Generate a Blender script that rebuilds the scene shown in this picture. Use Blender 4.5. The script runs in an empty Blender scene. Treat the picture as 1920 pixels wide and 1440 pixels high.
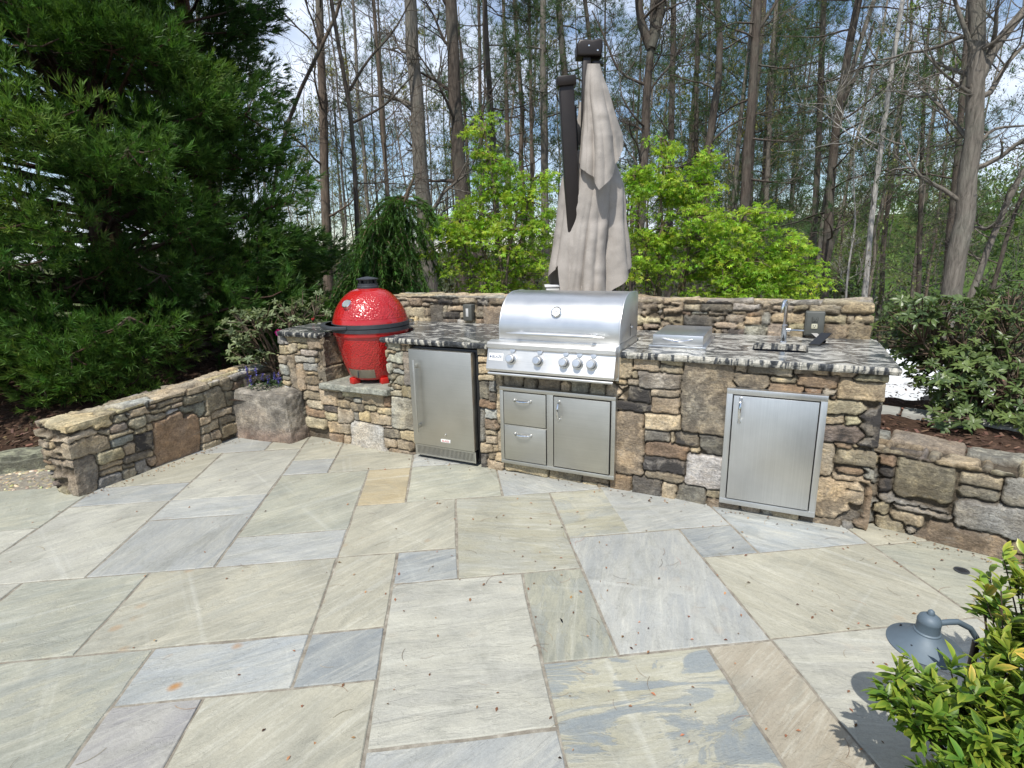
import bpy, bmesh, math, random
import numpy as np
from mathutils import Vector, Matrix, noise as mnoise
R = math.radians
SC = bpy.context.scene
COL = SC.collection

# ------------------------------------------------------------------ camera
CAMZ = 1.58
PITCH, ROLL, FPX = R(13.72), R(-1.306), 1031.2
cf = Vector((0, math.cos(PITCH), -math.sin(PITCH)))
cr0 = Vector((1, 0, 0)); cu0 = cr0.cross(cf)
cr = cr0*math.cos(ROLL) + cu0*math.sin(ROLL)
cu = -cr0*math.sin(ROLL) + cu0*math.cos(ROLL)
camd = bpy.data.cameras.new('camera'); cam = bpy.data.objects.new('camera', camd); COL.objects.link(cam)
camd.sensor_width = 36; camd.lens = 36*FPX/1920; camd.clip_start = .05; camd.clip_end = 800
M = Matrix((cr, cu, -cf)).transposed().to_4x4(); M.translation = (0, 0, CAMZ); cam.matrix_world = M
SC.camera = cam

# ------------------------------------------------------------------ light
SUN_EL = R(56); sh = Vector((-.36, -.93)).normalized()
sund = bpy.data.lights.new('sun', 'SUN'); sund.energy = 4.3; sund.angle = R(.6); sund.color = (1, .965, .9)
sun = bpy.data.objects.new('sun', sund); COL.objects.link(sun)
tosun = Vector((sh.x*math.cos(SUN_EL), sh.y*math.cos(SUN_EL), math.sin(SUN_EL)))
sun.rotation_euler = tosun.to_track_quat('Z', 'Y').to_euler(); sun.location = (-6, -8, 12)
W = bpy.data.worlds.new('World'); SC.world = W; W.use_nodes = True
wt = W.node_tree; wn = wt.nodes; wn.clear()
def WN(t, **k):
    n = wn.new(t)
    for a, b in k.items(): setattr(n, a, b)
    return n
sky = WN('ShaderNodeTexSky', sky_type='NISHITA', sun_disc=False, sun_elevation=SUN_EL,
         sun_rotation=math.atan2(sh.x, sh.y), air_density=1.0, dust_density=.15, ozone_density=3.)
tc = WN('ShaderNodeTexCoord'); mp = WN('ShaderNodeMapping'); mp.inputs['Scale'].default_value = (1.6, 1.6, 3.6); mp.inputs['Location'].default_value = (.35, .1, .2)
nz = WN('ShaderNodeTexNoise'); nz.inputs['Scale'].default_value = 1.5; nz.inputs['Detail'].default_value = 4; nz.inputs['Roughness'].default_value = .58
rp = WN('ShaderNodeValToRGB'); rp.color_ramp.elements[0].position = .42; rp.color_ramp.elements[1].position = .62
mx = WN('ShaderNodeMix', data_type='RGBA'); mx.inputs[7].default_value = (7.0, 7.7, 9.0, 1)
bg = WN('ShaderNodeBackground'); bg.inputs['Strength'].default_value = .125; wo = WN('ShaderNodeOutputWorld')
L = wt.links.new
L(tc.outputs['Generated'], mp.inputs['Vector']); L(mp.outputs[0], nz.inputs['Vector']); L(nz.outputs['Fac'], rp.inputs[0])
L(rp.outputs[0], mx.inputs[0]); L(sky.outputs[0], mx.inputs[6]); L(mx.outputs[2], bg.inputs[0]); L(bg.outputs[0], wo.inputs[0])
SC.view_settings.view_transform = 'Standard'; SC.view_settings.look = 'None'; SC.view_settings.gamma = 1
SC.view_settings.use_curve_mapping = False
SC.view_settings.exposure = .20
SC.cycles.max_bounces = 6; SC.cycles.transparent_max_bounces = 6; SC.cycles.diffuse_bounces = 3; SC.cycles.glossy_bounces = 3

# ------------------------------------------------------------------ pixel helpers (photograph 1920x1440 -> world)
def ray(x, y): return (cf*FPX + cr*(x-960) - cu*(y-720)).normalized()
C0 = Vector((0, 0, CAMZ))
def at(x, y, Y): d = ray(x, y); return C0 + d*(Y/d.y)
def onz(x, y, z=0.): d = ray(x, y); return C0 + d*((z-CAMZ)/d.z)
def onpl(x, y, P, n): d = ray(x, y); return C0 + d*((Vector(P)-C0).dot(n)/d.dot(n))
KO = Vector((-1.95, 4.7143, 0)); KA = R(-26.054)
KU = Vector((math.cos(KA), math.sin(KA), 0)); KN = Vector((math.sin(KA), -math.cos(KA), 0))
def Kp(x, y, t=0.):
    q = onpl(x, y, KO-KN*t, KN)-KO; return q.dot(KU), q.z
def Kw(s, t, z=0.): return KO + KU*s - KN*t + Vector((0, 0, z))
def toK(p): q = Vector(p)-KO; return q.dot(KU), -q.dot(KN), q.z

# ------------------------------------------------------------------ object helpers
def tag(o, label=None, cat=None, group=None, kind=None):
    if label: o['label'] = label
    if cat: o['category'] = cat
    if group: o['group'] = group
    if kind: o['kind'] = kind
    return o
ORG = {}
def thing(name, label, cat, loc=(0, 0, 0), rz=0., group=None):
    o = bpy.data.objects.new(name, None); COL.objects.link(o); o.empty_display_size = .1
    o.location = loc; o.rotation_euler = (0, 0, rz); tag(o, label, cat, group)
    ORG[o.name] = (0, 0, 0)
    return o
def kthing(name, label, cat, s, t, z=0., group=None):
    o = thing(name, label, cat, Kw(s, t, z), KA, group); ORG[o.name] = (s, t, z); return o
def shift_of(parent):
    p = parent
    while p is not None and p.parent is not None: p = p.parent
    return Vector(ORG.get(p.name, (0, 0, 0))) if p is not None else Vector((0, 0, 0))
def link(name, me, m, parent=None):
    o = bpy.data.objects.new(name, me); COL.objects.link(o)
    if m is not None and not me.materials: me.materials.append(m)
    if parent is not None: o.parent = parent
    return o
def mk(name, V, F, m, parent=None, col=None, smooth=False, attrs=None, local=True):
    """numpy mesh: V (n,3); F array (k,3|4) or list of such arrays; col (n,3)"""
    V = np.asarray(V, dtype=np.float32).reshape(-1, 3)
    if parent is not None and local:
        V = V - np.array(shift_of(parent), dtype=np.float32)
    if isinstance(F, np.ndarray): F = [F]
    F = [np.asarray(f, dtype=np.int32) for f in F if len(f)]
    me = bpy.data.meshes.new(name)
    me.vertices.add(len(V)); me.vertices.foreach_set('co', V.ravel())
    nl = sum(f.size for f in F); npoly = sum(len(f) for f in F)
    me.loops.add(nl); me.loops.foreach_set('vertex_index', np.concatenate([f.ravel() for f in F]))
    st = np.concatenate([np.full(len(f), f.shape[1], np.int32) for f in F])
    starts = np.concatenate([[0], np.cumsum(st)[:-1]]).astype(np.int32)
    me.polygons.add(npoly); me.polygons.foreach_set('loop_start', starts)
    me.polygons.foreach_set('use_smooth', np.full(npoly, bool(smooth)))
    me.update(calc_edges=True)
    if col is not None:
        a = me.attributes.new('Col', 'FLOAT_COLOR', 'POINT')
        c = np.ones((len(V), 4), np.float32); c[:, :3] = col; a.data.foreach_set('color', c.ravel())
    for k, v in (attrs or {}).items():
        v = np.asarray(v, np.float32)
        if v.ndim == 1: a = me.attributes.new(k, 'FLOAT', 'POINT'); a.data.foreach_set('value', v)
        else: a = me.attributes.new(k, 'FLOAT_VECTOR', 'POINT'); a.data.foreach_set('vector', v.ravel())
    return link(name, me, m, parent)
def fin(bm, name, m, parent=None, smooth=35):
    sh_ = shift_of(parent)
    if sh_.length > 0: bmesh.ops.translate(bm, verts=bm.verts, vec=-sh_)
    bmesh.ops.recalc_face_normals(bm, faces=bm.faces)
    if smooth:
        lim = R(smooth)
        for f in bm.faces: f.smooth = True
        for e in bm.edges:
            if len(e.link_faces) == 2 and e.calc_face_angle(0) > lim: e.smooth = False
    me = bpy.data.meshes.new(name); bm.to_mesh(me); bm.free()
    return link(name, me, m, parent)
def B(): return bmesh.new()
def a_box(bm, x0, x1, y0, y1, z0, z1, bev=0., seg=2):
    r = bmesh.ops.create_cube(bm, size=1)
    for v in r['verts']:
        v.co = Vector((x0+(v.co.x+.5)*(x1-x0), y0+(v.co.y+.5)*(y1-y0), z0+(v.co.z+.5)*(z1-z0)))
    if bev > 0:
        es = list({e for v in r['verts'] for e in v.link_edges})
        bmesh.ops.bevel(bm, geom=es, offset=bev, segments=seg, profile=.5, affect='EDGES')
    return bm
def a_prism(bm, poly, fn, d0, d1, bev=0., seg=2):
    """poly 2D points, fn(a,b,d)->Vector"""
    v0 = [bm.verts.new(fn(a, b, d0)) for a, b in poly]; v1 = [bm.verts.new(fn(a, b, d1)) for a, b in poly]
    n = len(poly); fs = [bm.faces.new(v0), bm.faces.new(v1[::-1])]
    for i in range(n): fs.append(bm.faces.new((v0[i], v1[i], v1[(i+1) % n], v0[(i+1) % n])))
    bmesh.ops.recalc_face_normals(bm, faces=fs)
    if bev > 0:
        es = list({e for f in fs[:2] for e in f.edges})
        bmesh.ops.bevel(bm, geom=es, offset=bev, segments=seg, profile=.5, affect='EDGES')
    return bm
def frame_of(d):
    d = Vector(d).normalized(); a = Vector((0, 0, 1)) if abs(d.z) < .9 else Vector((1, 0, 0))
    x = a.cross(d).normalized(); return x, d.cross(x), d
def a_lathe(bm, prof, c=(0, 0, 0), axis=(0, 0, 1), n=32, sx=1., sy=1.):
    x, y, z = frame_of(axis) if Vector(axis) != Vector((0, 0, 1)) else (Vector((1, 0, 0)), Vector((0, 1, 0)), Vector((0, 0, 1)))
    c = Vector(c); rings = []
    for r, h in prof:
        if r < 1e-6: rings.append([bm.verts.new(c+z*h)])
        else: rings.append([bm.verts.new(c+x*(r*sx*math.cos(2*math.pi*i/n))+y*(r*sy*math.sin(2*math.pi*i/n))+z*h) for i in range(n)])
    for a, b in zip(rings[:-1], rings[1:]):
        if len(a) == 1 and len(b) == 1: continue
        for i in range(n):
            j = (i+1) % n
            if len(a) == 1: bm.faces.new((a[0], b[i], b[j]))
            elif len(b) == 1: bm.faces.new((a[i], b[0], a[j]))
            else: bm.faces.new((a[i], b[i], b[j], a[j]))
    if len(rings[0]) > 1: bm.faces.new(rings[0])
    if len(rings[-1]) > 1: bm.faces.new(rings[-1][::-1])
    return bm
def a_tube(bm, pts, r, n=12, sc=(1, 1)):
    pts = [Vector(p) for p in pts]; rr = r if isinstance(r, (list, tuple)) else [r]*len(pts)
    up = None; rings = []
    for i, p in enumerate(pts):
        d = (pts[min(i+1, len(pts)-1)]-pts[max(i-1, 0)]).normalized()
        if up is None: x, y, _ = frame_of(d)
        else:
            x = (up-d*up.dot(d)).normalized(); y = d.cross(x)
        up = x
        rings.append([bm.verts.new(p+x*(rr[i]*sc[0]*math.cos(2*math.pi*k/n))+y*(rr[i]*sc[1]*math.sin(2*math.pi*k/n))) for k in range(n)])
    for a, b in zip(rings[:-1], rings[1:]):
        for i in range(n): bm.faces.new((a[i], b[i], b[(i+1) % n], a[(i+1) % n]))
    bm.faces.new(rings[0]); bm.faces.new(rings[-1][::-1])
    return bm

# ------------------------------------------------------------------ numpy noise
def _h(ix, iy, iz, seed):
    h = (ix.astype(np.int64)*374761393 + iy.astype(np.int64)*668265263 + iz.astype(np.int64)*2147483647 + seed*974711) & 0xFFFFFFFF
    h = ((h ^ (h >> 13))*1274126177) & 0xFFFFFFFF
    h = ((h ^ (h >> 16))*2246822519) & 0xFFFFFFFF
    return ((h ^ (h >> 15)) & 0xFFFFFF)/float(0xFFFFFF)
def vn(P, scale, seed=0):
    Q = np.asarray(P, float)*scale; I = np.floor(Q); f = Q-I; f = f*f*(3-2*f); I = I.astype(np.int64)
    o = 0
    for dx in (0, 1):
        for dy in (0, 1):
            for dz in (0, 1):
                w = (f[:, 0] if dx else 1-f[:, 0])*(f[:, 1] if dy else 1-f[:, 1])*(f[:, 2] if dz else 1-f[:, 2])
                o = o + w*_h(I[:, 0]+dx, I[:, 1]+dy, I[:, 2]+dz, seed)
    return o*2-1
def fbm(P, s, seed=0, o=4):
    r = 0; a = 1.; t = 0
    for i in range(o): r = r+a*vn(P, s*2**i, seed+i*17); t += a; a *= .5
    return r/t
def ss(a, b, x): x = np.clip((x-a)/(b-a), 0, 1); return x*x*(3-2*x)

# ------------------------------------------------------------------ materials
class NT:
    def __init__(s, name):
        s.m = bpy.data.materials.new(name); s.m.use_nodes = True; s.t = s.m.node_tree; s.t.nodes.clear()
        s.out = s.t.nodes.new('ShaderNodeOutputMaterial'); s.p = s.n('ShaderNodeBsdfPrincipled'); s.l(s.p.outputs[0], s.out.inputs[0])
    def n(s, t, **k):
        n = s.t.nodes.new(t)
        for a, b in k.items(): setattr(n, a, b)
        return n
    def l(s, a, b): s.t.links.new(a, b)
    def set(s, sock, v):
        if hasattr(v, 'links') or hasattr(v, 'is_linked'): s.l(v, sock)
        else: sock.default_value = v
    def attr(s, nm): return s.n('ShaderNodeAttribute', attribute_name=nm)
    def obj(s): return s.n('ShaderNodeTexCoord').outputs['Object']
    def map(s, v, sc=(1, 1, 1), rot=(0, 0, 0)):
        m = s.n('ShaderNodeMapping'); s.l(v, m.inputs[0]); m.inputs['Scale'].default_value = sc; m.inputs['Rotation'].default_value = rot; return m.outputs[0]
    def noise(s, v, scale, det=4, rough=.55, dist=0.):
        n = s.n('ShaderNodeTexNoise'); s.l(v, n.inputs['Vector']); n.inputs['Scale'].default_value = scale
        n.inputs['Detail'].default_value = det; n.inputs['Roughness'].default_value = rough; n.inputs['Distortion'].default_value = dist; return n.outputs['Fac']
    def vor(s, v, scale, feat='F1', out='Distance'):
        n = s.n('ShaderNodeTexVoronoi', feature=feat); s.l(v, n.inputs['Vector']); n.inputs['Scale'].default_value = scale; return n.outputs[out]
    def ramp(s, f, stops):
        r = s.n('ShaderNodeValToRGB'); s.l(f, r.inputs[0]); e = r.color_ramp.elements
        while len(e) < len(stops): e.new(.5)
        for i, (p, c) in enumerate(stops):
            e[i].position = p; e[i].color = (c, c, c, 1) if isinstance(c, (int, float)) else (*c, 1)
        return r.outputs[0]
    def mix(s, f, a, b, mode='MIX'):
        m = s.n('ShaderNodeMix', data_type='RGBA', blend_type=mode); 
        s.set(m.inputs[0], f); s.set(m.inputs[6], a if not isinstance(a, tuple) else (*a, 1)); s.set(m.inputs[7], b if not isinstance(b, tuple) else (*b, 1)); return m.outputs[2]
    def math(s, op, a, b=0.):
        m = s.n('ShaderNodeMath', operation=op); s.set(m.inputs[0], a); s.set(m.inputs[1], b); return m.outputs[0]
    def bump(s, h, st=.5, d=.01, nrm=None):
        b = s.n('ShaderNodeBump'); s.l(h, b.inputs['Height']); b.inputs['Strength'].default_value = st; b.inputs['Distance'].default_value = d
        if nrm is not None: s.l(nrm, b.inputs['Normal'])
        s.l(b.outputs[0], s.p.inputs['Normal']); return b.outputs[0]
    def pr(s, col=None, rough=None, metal=None, spec=None, coat=None):
        if col is not None: s.set(s.p.inputs['Base Color'], (*col, 1) if isinstance(col, tuple) else col)
        if rough is not None: s.set(s.p.inputs['Roughness'], rough)
        if metal is not None: s.set(s.p.inputs['Metallic'], metal)
        if spec is not None: s.set(s.p.inputs['Specular IOR Level'], spec)
        if coat is not None: s.p.inputs['Coat Weight'].default_value = coat; s.p.inputs['Coat Roughness'].default_value = .08
        return s

def m_plain(name, col, rough=.5, metal=0., var=.12, scale=12, bump=0., spec=None):
    t = NT(name); v = t.obj(); n = t.noise(v, scale, 5)
    t.pr(t.mix(t.ramp(n, [(.3, 0.), (.7, 1.)]), tuple(c*(1-var) for c in col), tuple(min(1, c*(1+var)) for c in col)), rough, metal, spec)
    if bump: t.bump(n, bump, .004)
    return t.m
def m_stone():
    t = NT('fieldstone'); v = t.obj(); c = t.attr('Col').outputs['Color']; st = t.attr('stain').outputs['Fac']
    n1 = t.noise(v, 16, 6, .68, .3); n2 = t.noise(v, 75, 4, .75); n3 = t.noise(t.map(v, (5, 5, 13)), 5, 5, .68, .4)
    a = t.mix(1., c, t.ramp(n1, [(.3, (.62, .6, .58)), (.52, (1, 1, 1)), (.74, (1.35, 1.3, 1.2))]), 'MULTIPLY')
    a = t.mix(.55, a, t.ramp(n3, [(.3, (.7, .62, .52)), (.5, (1, 1, 1)), (.7, (1.25, 1.15, .95))]), 'MULTIPLY')
    a = t.mix(.75, a, t.ramp(n2, [(.35, .6), (.65, 1.35)]), 'MULTIPLY')
    lich = t.ramp(t.noise(t.map(v, (1, 1, 1.3)), 9, 5, .7, .8), [(.60, 0.), (.66, 1.)])
    a = t.mix(t.math('MULTIPLY', lich, .22), a, (.42, .41, .36))
    sp = t.math('MULTIPLY', st, t.ramp(t.noise(v, 10, 7, .6, .5), [(.44, 0.), (.53, 1.)]))
    a = t.mix(sp, a, (.055, .05, .047))
    t.pr(a, .88, 0, .25)
    h = t.math('ADD', t.math('MULTIPLY', n3, .7), t.math('MULTIPLY', n2, .9)); t.bump(h, 1., .013)
    return t.m
def m_slab():
    t = NT('bluestone'); uv = t.attr('vein').outputs['Vector']; base = t.attr('Col').outputs['Color']; acc = t.attr('Acc').outputs['Vector']; k = t.attr('blotch').outputs['Fac']
    n = t.noise(t.map(uv, (1.3, 5, 1)), 1.8, 6, .68, 1.1)
    m = t.noise(t.map(uv, (1.3, 1.6, 1)), 1.6, 5, .62, .8)
    f = t.math('ADD', t.math('MULTIPLY', n, .6), t.math('MULTIPLY', m, .4))
    col = t.mix(t.math('MULTIPLY', t.ramp(f, [(.42, 0.), (.58, 1.)]), .85), base, acc)
    # fine cleft streaks, lighter
    st = t.ramp(t.noise(t.map(uv, (1.5, 14, 1)), 2.2, 5, .7, .9), [(.52, 0.), (.70, 1.)])
    col = t.mix(t.math('MULTIPLY', st, .38), col, (.56, .545, .46)); dk = t.ramp(t.noise(t.map(uv, (1.1, 2.2, 1)), 3.1, 5, .66, 1.), [(.52, 0.), (.7, 1.)]); col = t.mix(t.math('MULTIPLY', dk, .42), col, (.21, .21, .175))
    # sweeping salt bands both ways
    b1 = t.ramp(t.noise(t.map(uv, (.5, 16, 1), (0, 0, .15)), 1.2, 4, .5, .3), [(.60, 0.), (.74, 1.)])
    b2 = t.ramp(t.noise(t.map(uv, (14, .5, 1), (0, 0, -.1)), 1.1, 4, .5, .3), [(.62, 0.), (.76, 1.)])
    col = t.mix(t.math('MULTIPLY', t.math('MAXIMUM', b1, b2), .22), col, (.62, .62, .56))
    # dark torn layers on the strongly veined stones
    bl = t.noise(t.map(uv, (1.5, 3.8, 1)), 1.5, 6, .66, 1.5)
    col = t.mix(t.math('MULTIPLY', k, t.ramp(bl, [(.495, 0.), (.52, .7), (.6, 1.)])), col, (.225, .245, .245))
    ed = t.ramp(t.math('ABSOLUTE', t.math('SUBTRACT', t.noise(t.map(uv, (1.4, 2.6, 1)), 1.3, 5, .6, 1.2), .5)), [(0., 1.), (.006, 0.)])
    col = t.mix(t.math('MULTIPLY', ed, .10), col, (.24, .23, .2))
    g = t.noise(uv, 60, 4, .7); col = t.mix(.35, col, t.ramp(g, [(.3, .8), (.7, 1.2)]), 'MULTIPLY')
    dirt = t.ramp(t.noise(uv, 2.2, 6, .6), [(.35, .86), (.65, 1.08)]); col = t.mix(.8, col, dirt, 'MULTIPLY')
    # rust specks where the attribute asks for them
    rs = t.attr('rust').outputs['Fac']
    rd = t.ramp(t.vor(t.map(uv, (1, 1.2, 1)), 7.), [(.10, 1.), (.24, 0.)]); rn = t.ramp(t.noise(uv, 3.1, 3), [(.5, 0.), (.6, 1.)])
    col = t.mix(t.math('MULTIPLY', t.math('MULTIPLY', rd, rn), rs), col, (.36, .19, .07))
    gr = t.noise(uv, 190, 2, .7); col = t.mix(.4, col, t.ramp(gr, [(.3, .82), (.7, 1.18)]), 'MULTIPLY')
    t.pr(col, t.ramp(m, [(.3, .6), (.7, .82)]), 0, .25)
    h = t.math('ADD', t.math('MULTIPLY', n, 1.), t.math('ADD', t.math('MULTIPLY', g, .2), t.math('MULTIPLY', t.ramp(bl, [(.49, 0.), (.51, 1.)]), .10))); t.bump(h, .75, .014)
    return t.m
def m_granite():
    t = NT('granite'); v = t.obj()
    w = t.n('ShaderNodeVectorMath', operation='ADD'); nn = t.n('ShaderNodeTexNoise'); t.l(v, nn.inputs['Vector']); nn.inputs['Scale'].default_value = 3.5; nn.inputs['Detail'].default_value = 4
    sc = t.n('ShaderNodeVectorMath', operation='SCALE'); t.l(nn.outputs['Color'], sc.inputs[0]); sc.inputs['Scale'].default_value = .22
    t.l(v, w.inputs[0]); t.l(sc.outputs[0], w.inputs[1]); q = w.outputs[0]
    n = t.noise(t.map(q, (2.4, 4.2, 2.4), (0, 0, R(-24))), 3.0, 8, .70, .9)
    x = t.n('ShaderNodeSeparateXYZ'); t.l(v, x.inputs[0])
    bias = t.math('MULTIPLY', t.math('SUBTRACT', t.attr('pos').outputs['Fac'], .5), .14)
    f = t.math('ADD', n, bias)
    c = t.ramp(f, [(.38, (.030, .034, .039)), (.49, (.085, .09, .095)), (.525, (.19, .185, .17)), (.56, (.38, .37, .335)), (.72, (.55, .53, .48))])
    c = t.mix(.5, c, t.ramp(t.noise(q, 42, 5, .7), [(.35, .6), (.65, 1.4)]), 'MULTIPLY')
    t.pr(c, t.ramp(n, [(.4, .16), (.6, .3)]), 0, .5); t.bump(t.noise(v, 60, 3), .1, .002)
    return t.m
def m_gedge():
    t = NT('chiselled_granite'); v = t.obj(); x = t.map(v, (26, 9, 5), (0, .5, 0))
    n = t.noise(x, 1., 6, .6, .8)
    b = t.math('MULTIPLY', t.math('SUBTRACT', t.attr('pos').outputs['Fac'], .5), .14)
    c = t.ramp(t.math('ADD', n, b), [(.40, (.02, .023, .027)), (.5, (.07, .075, .08)), (.55, (.42, .40, .34)), (.7, (.62, .58, .5))])
    t.pr(c, .45, 0, .5); t.bump(t.noise(v, 38, 6, .65), 1., .02); return t.m
def m_steel(name='brushed_steel', col=(.68, .68, .67), rough=.36, axis=0, aniso=.5, var=.06):
    t = NT(name); v = t.obj(); sc = [2.5, 2.5, 2.5]; 
    for i in range(3):
        if i != axis: sc[i] = 420.
    n = t.noise(t.map(v, tuple(sc)), 1., 3, .6); s = t.noise(v, 5, 5, .6)
    c = t.mix(t.ramp(n, [(.3, 0.), (.7, 1.)]), tuple(x*(1-var) for x in col), tuple(min(1, x*(1+var)) for x in col))
    c = t.mix(.5, c, t.ramp(s, [(.35, .88), (.65, 1.06)]), 'MULTIPLY')
    t.pr(c, t.math('ADD', t.math('MULTIPLY', s, .12), rough-.06), 1.); t.bump(n, .06, .0006)
    return t.m
def m_kamado():
    t = NT('red_ceramic'); v = t.obj()
    d = t.vor(v, 78, 'SMOOTH_F1'); a = t.attr('dimple').outputs['Fac']
    t.pr(t.mix(t.ramp(t.noise(v, 8, 4), [(.3, 0.), (.7, 1.)]), (.36, .010, .011), (.44, .015, .014)), .2, 0, .5, .6)
    t.bump(t.math('MULTIPLY', d, a), .8, .008); return t.m
def m_leaf(name, rough=.45, trans=.3, spec=.4):
    t = NT(name); c = t.attr('Col').outputs['Color']; t.pr(c, rough, 0, spec)
    tr = t.n('ShaderNodeBsdfTranslucent'); t.l(t.mix(1., c, (1.5, 1.6, .8), 'MULTIPLY'), tr.inputs[0])
    m = t.n('ShaderNodeMixShader'); m.inputs[0].default_value = trans; t.l(t.p.outputs[0], m.inputs[1]); t.l(tr.outputs[0], m.inputs[2]); t.l(m.outputs[0], t.out.inputs[0]); return t.m
def m_bark():
    t = NT('bark'); v = t.obj(); c = t.attr('Col').outputs['Color']
    n = t.noise(t.map(v, (16, 16, 2.6)), 1.4, 8, .7, .6); p = t.noise(v, 1.3, 5, .6)
    a = t.mix(1., c, t.ramp(n, [(.32, .45), (.5, .95), (.7, 1.5)]), 'MULTIPLY')
    a = t.mix(t.math('MULTIPLY', t.ramp(p, [(.5, 0.), (.66, 1.)]), .35), a, (.20, .21, .17))
    t.pr(a, .92, 0, .15); t.bump(n, .9, .03); return t.m
def m_ground():
    t = NT('forest_floor'); v = t.obj(); c = t.attr('Col').outputs['Color']
    n = t.noise(v, 26, 8, .75); b = t.noise(v, 1.2, 6, .6)
    a = t.mix(1., c, t.ramp(n, [(.3, .4), (.5, .95), (.7, 1.7)]), 'MULTIPLY'); a = t.mix(.7, a, t.ramp(b, [(.3, .65), (.7, 1.3)]), 'MULTIPLY')
    t.pr(a, .95, 0, .1); t.bump(n, 1., .03); return t.m
def m_col(name, rough=.8, bump=.3):
    t = NT(name); v = t.obj(); c = t.attr('Col').outputs['Color']; n = t.noise(v, 30, 5, .6)
    t.pr(t.mix(.6, c, t.ramp(n, [(.3, .7), (.7, 1.3)]), 'MULTIPLY'), rough, 0, .25); t.bump(n, bump, .003); return t.m
def m_mortar():
    t = NT('joint_sand'); v = t.obj(); n = t.noise(v, 18, 8, .7)
    t.pr(t.ramp(n, [(.3, (.14, .12, .095)), (.55, (.27, .245, .20)), (.72, (.42, .39, .33))]), .95, 0, .1); t.bump(t.noise(v, 140, 3), .6, .003); return t.m
def m_cloth():
    t = NT('canopy_cloth'); v = t.obj(); n = t.noise(v, 5, 6, .6); w = t.noise(t.map(v, (1, 1, .4)), 260, 2)
    c = t.mix(t.ramp(n, [(.3, 0.), (.7, 1.)]), (.37, .335, .30), (.45, .41, .37)); c = t.mix(.5, c, t.ramp(w, [(.3, .85), (.7, 1.12)]), 'MULTIPLY')
    t.pr(c, .9, 0, .15); t.bump(t.math('ADD', t.math('MULTIPLY', w, .3), t.noise(v, 9, 5, .55, .4)), .35, .012)
    tr = t.n('ShaderNodeBsdfTranslucent'); t.l(c, tr.inputs[0]); m = t.n('ShaderNodeMixShader'); m.inputs[0].default_value = .15
    t.l(t.p.outputs[0], m.inputs[1]); t.l(tr.outputs[0], m.inputs[2]); t.l(m.outputs[0], t.out.inputs[0]); return t.m
MAT = dict(stone=m_stone(), slab=m_slab(), granite=m_granite(), gedge=m_gedge(), steel=m_steel(), steelv=m_steel('brushed_steel_upright', (.66, .66, .65), .40, 2),
    dull=m_steel('satin_steel', (.52, .51, .47), .46, 0), chrome=m_steel('polished_steel', (.72, .72, .72), .12, 0, var=.02),
    red=m_kamado(), bark=m_bark(), ground=m_ground(), litter=m_col('dry_litter'), mortar=m_mortar(), cloth=m_cloth(),
    leaf=m_leaf('leaf'), glossy=m_leaf('glossy_leaf', .38, .18, .4), needle=m_leaf('needle', .5, .25, .3), petal=m_leaf('petal', .5, .35, .3),
    black=m_plain('black_enamel', (.012, .012, .013), .35), iron=m_plain('dark_grey_iron', (.055, .06, .068), .42, .3, .15, 20, .15),
    bronze=m_plain('bronze_paint', (.016, .011, .009), .42, .2, .15, 14), rubber=m_plain('rubber', (.02, .02, .02), .7),
    feet=m_plain('red_foot', (.48, .02, .015), .4), face=m_plain('dial_face', (.75, .75, .72), .35), ink=m_plain('ink', (.10, .12, .2), .5), redink=m_plain('red_ink', (.5, .03, .04), .5),
    lampp=m_plain('verdigris_paint', (.098, .130, .158), .55, .1, .18, 9, .15), boxg=m_plain('outlet_cover', (.085, .088, .078), .5), sock=m_plain('socket', (.50, .48, .36), .4),
    white=m_plain('white_car_paint', (.78, .79, .80), .22, 0, .03), glass=m_plain('tinted_glass', (.02, .025, .03), .06), concrete=m_plain('concrete', (.33, .33, .30), .9, 0, .2, 9, .4), plastic=m_plain('pale_plastic', (.5, .5, .48), .5))

# ================================================================== GROUND
def smooth01(a, b, x): return ss(a, b, x)
def terrain_z(X, Y):
    q = np.stack([X, Y, 0*X], 1)
    S = (X-KO.x)*KU.x+(Y-KO.y)*KU.y; T = -((X-KO.x)*KN.x+(Y-KO.y)*KN.y)
    z = -.035-.96*ss(1.7, 5., T)*ss(-1.0, 1.5, S+.25*T)
    z = np.where(S > 4.42, -.035-.96*ss(1.32, 1.7, T), z)
    left = ss(-2.6, -3.2, X)*ss(3.9, 5.6, Y)*ss(14, 7, Y)
    z = z+.34*left
    d = np.sqrt(X*X+Y*Y)
    z = z-1.6*ss(14, 30, d)*ss(-6, 6, Y)+ (2.2+ 5.5*ss(8, 40, X))*ss(46, 95, d)
    z = z+.12*vn(q, .35, 3)*ss(3.5, 9, np.maximum(d-1, 0))*ss(5.5, 9, Y+np.abs(X)*.3)
    return z
def terrain_col(X, Y):
    q = np.stack([X, Y, 0*X], 1); n = fbm(q, .5, 8, 3)[:, None]
    mul = np.array([.085, .052, .036]); flo = np.array([.13, .098, .065]); grs = np.array([.075, .125, .03])
    d = np.sqrt(X*X+Y*Y); g = (ss(14, 22, X)*ss(24, 32, d))[:, None]; g2 = (ss(30, 45, d)*.6)[:, None]; f = ss(7, 12, d)[:, None]
    c = mul*(1-f)+flo*f; c = c*(1-np.maximum(g, g2))+grs*np.maximum(g, g2)
    return np.clip(c*(1+.5*n), .01, 1)
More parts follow.
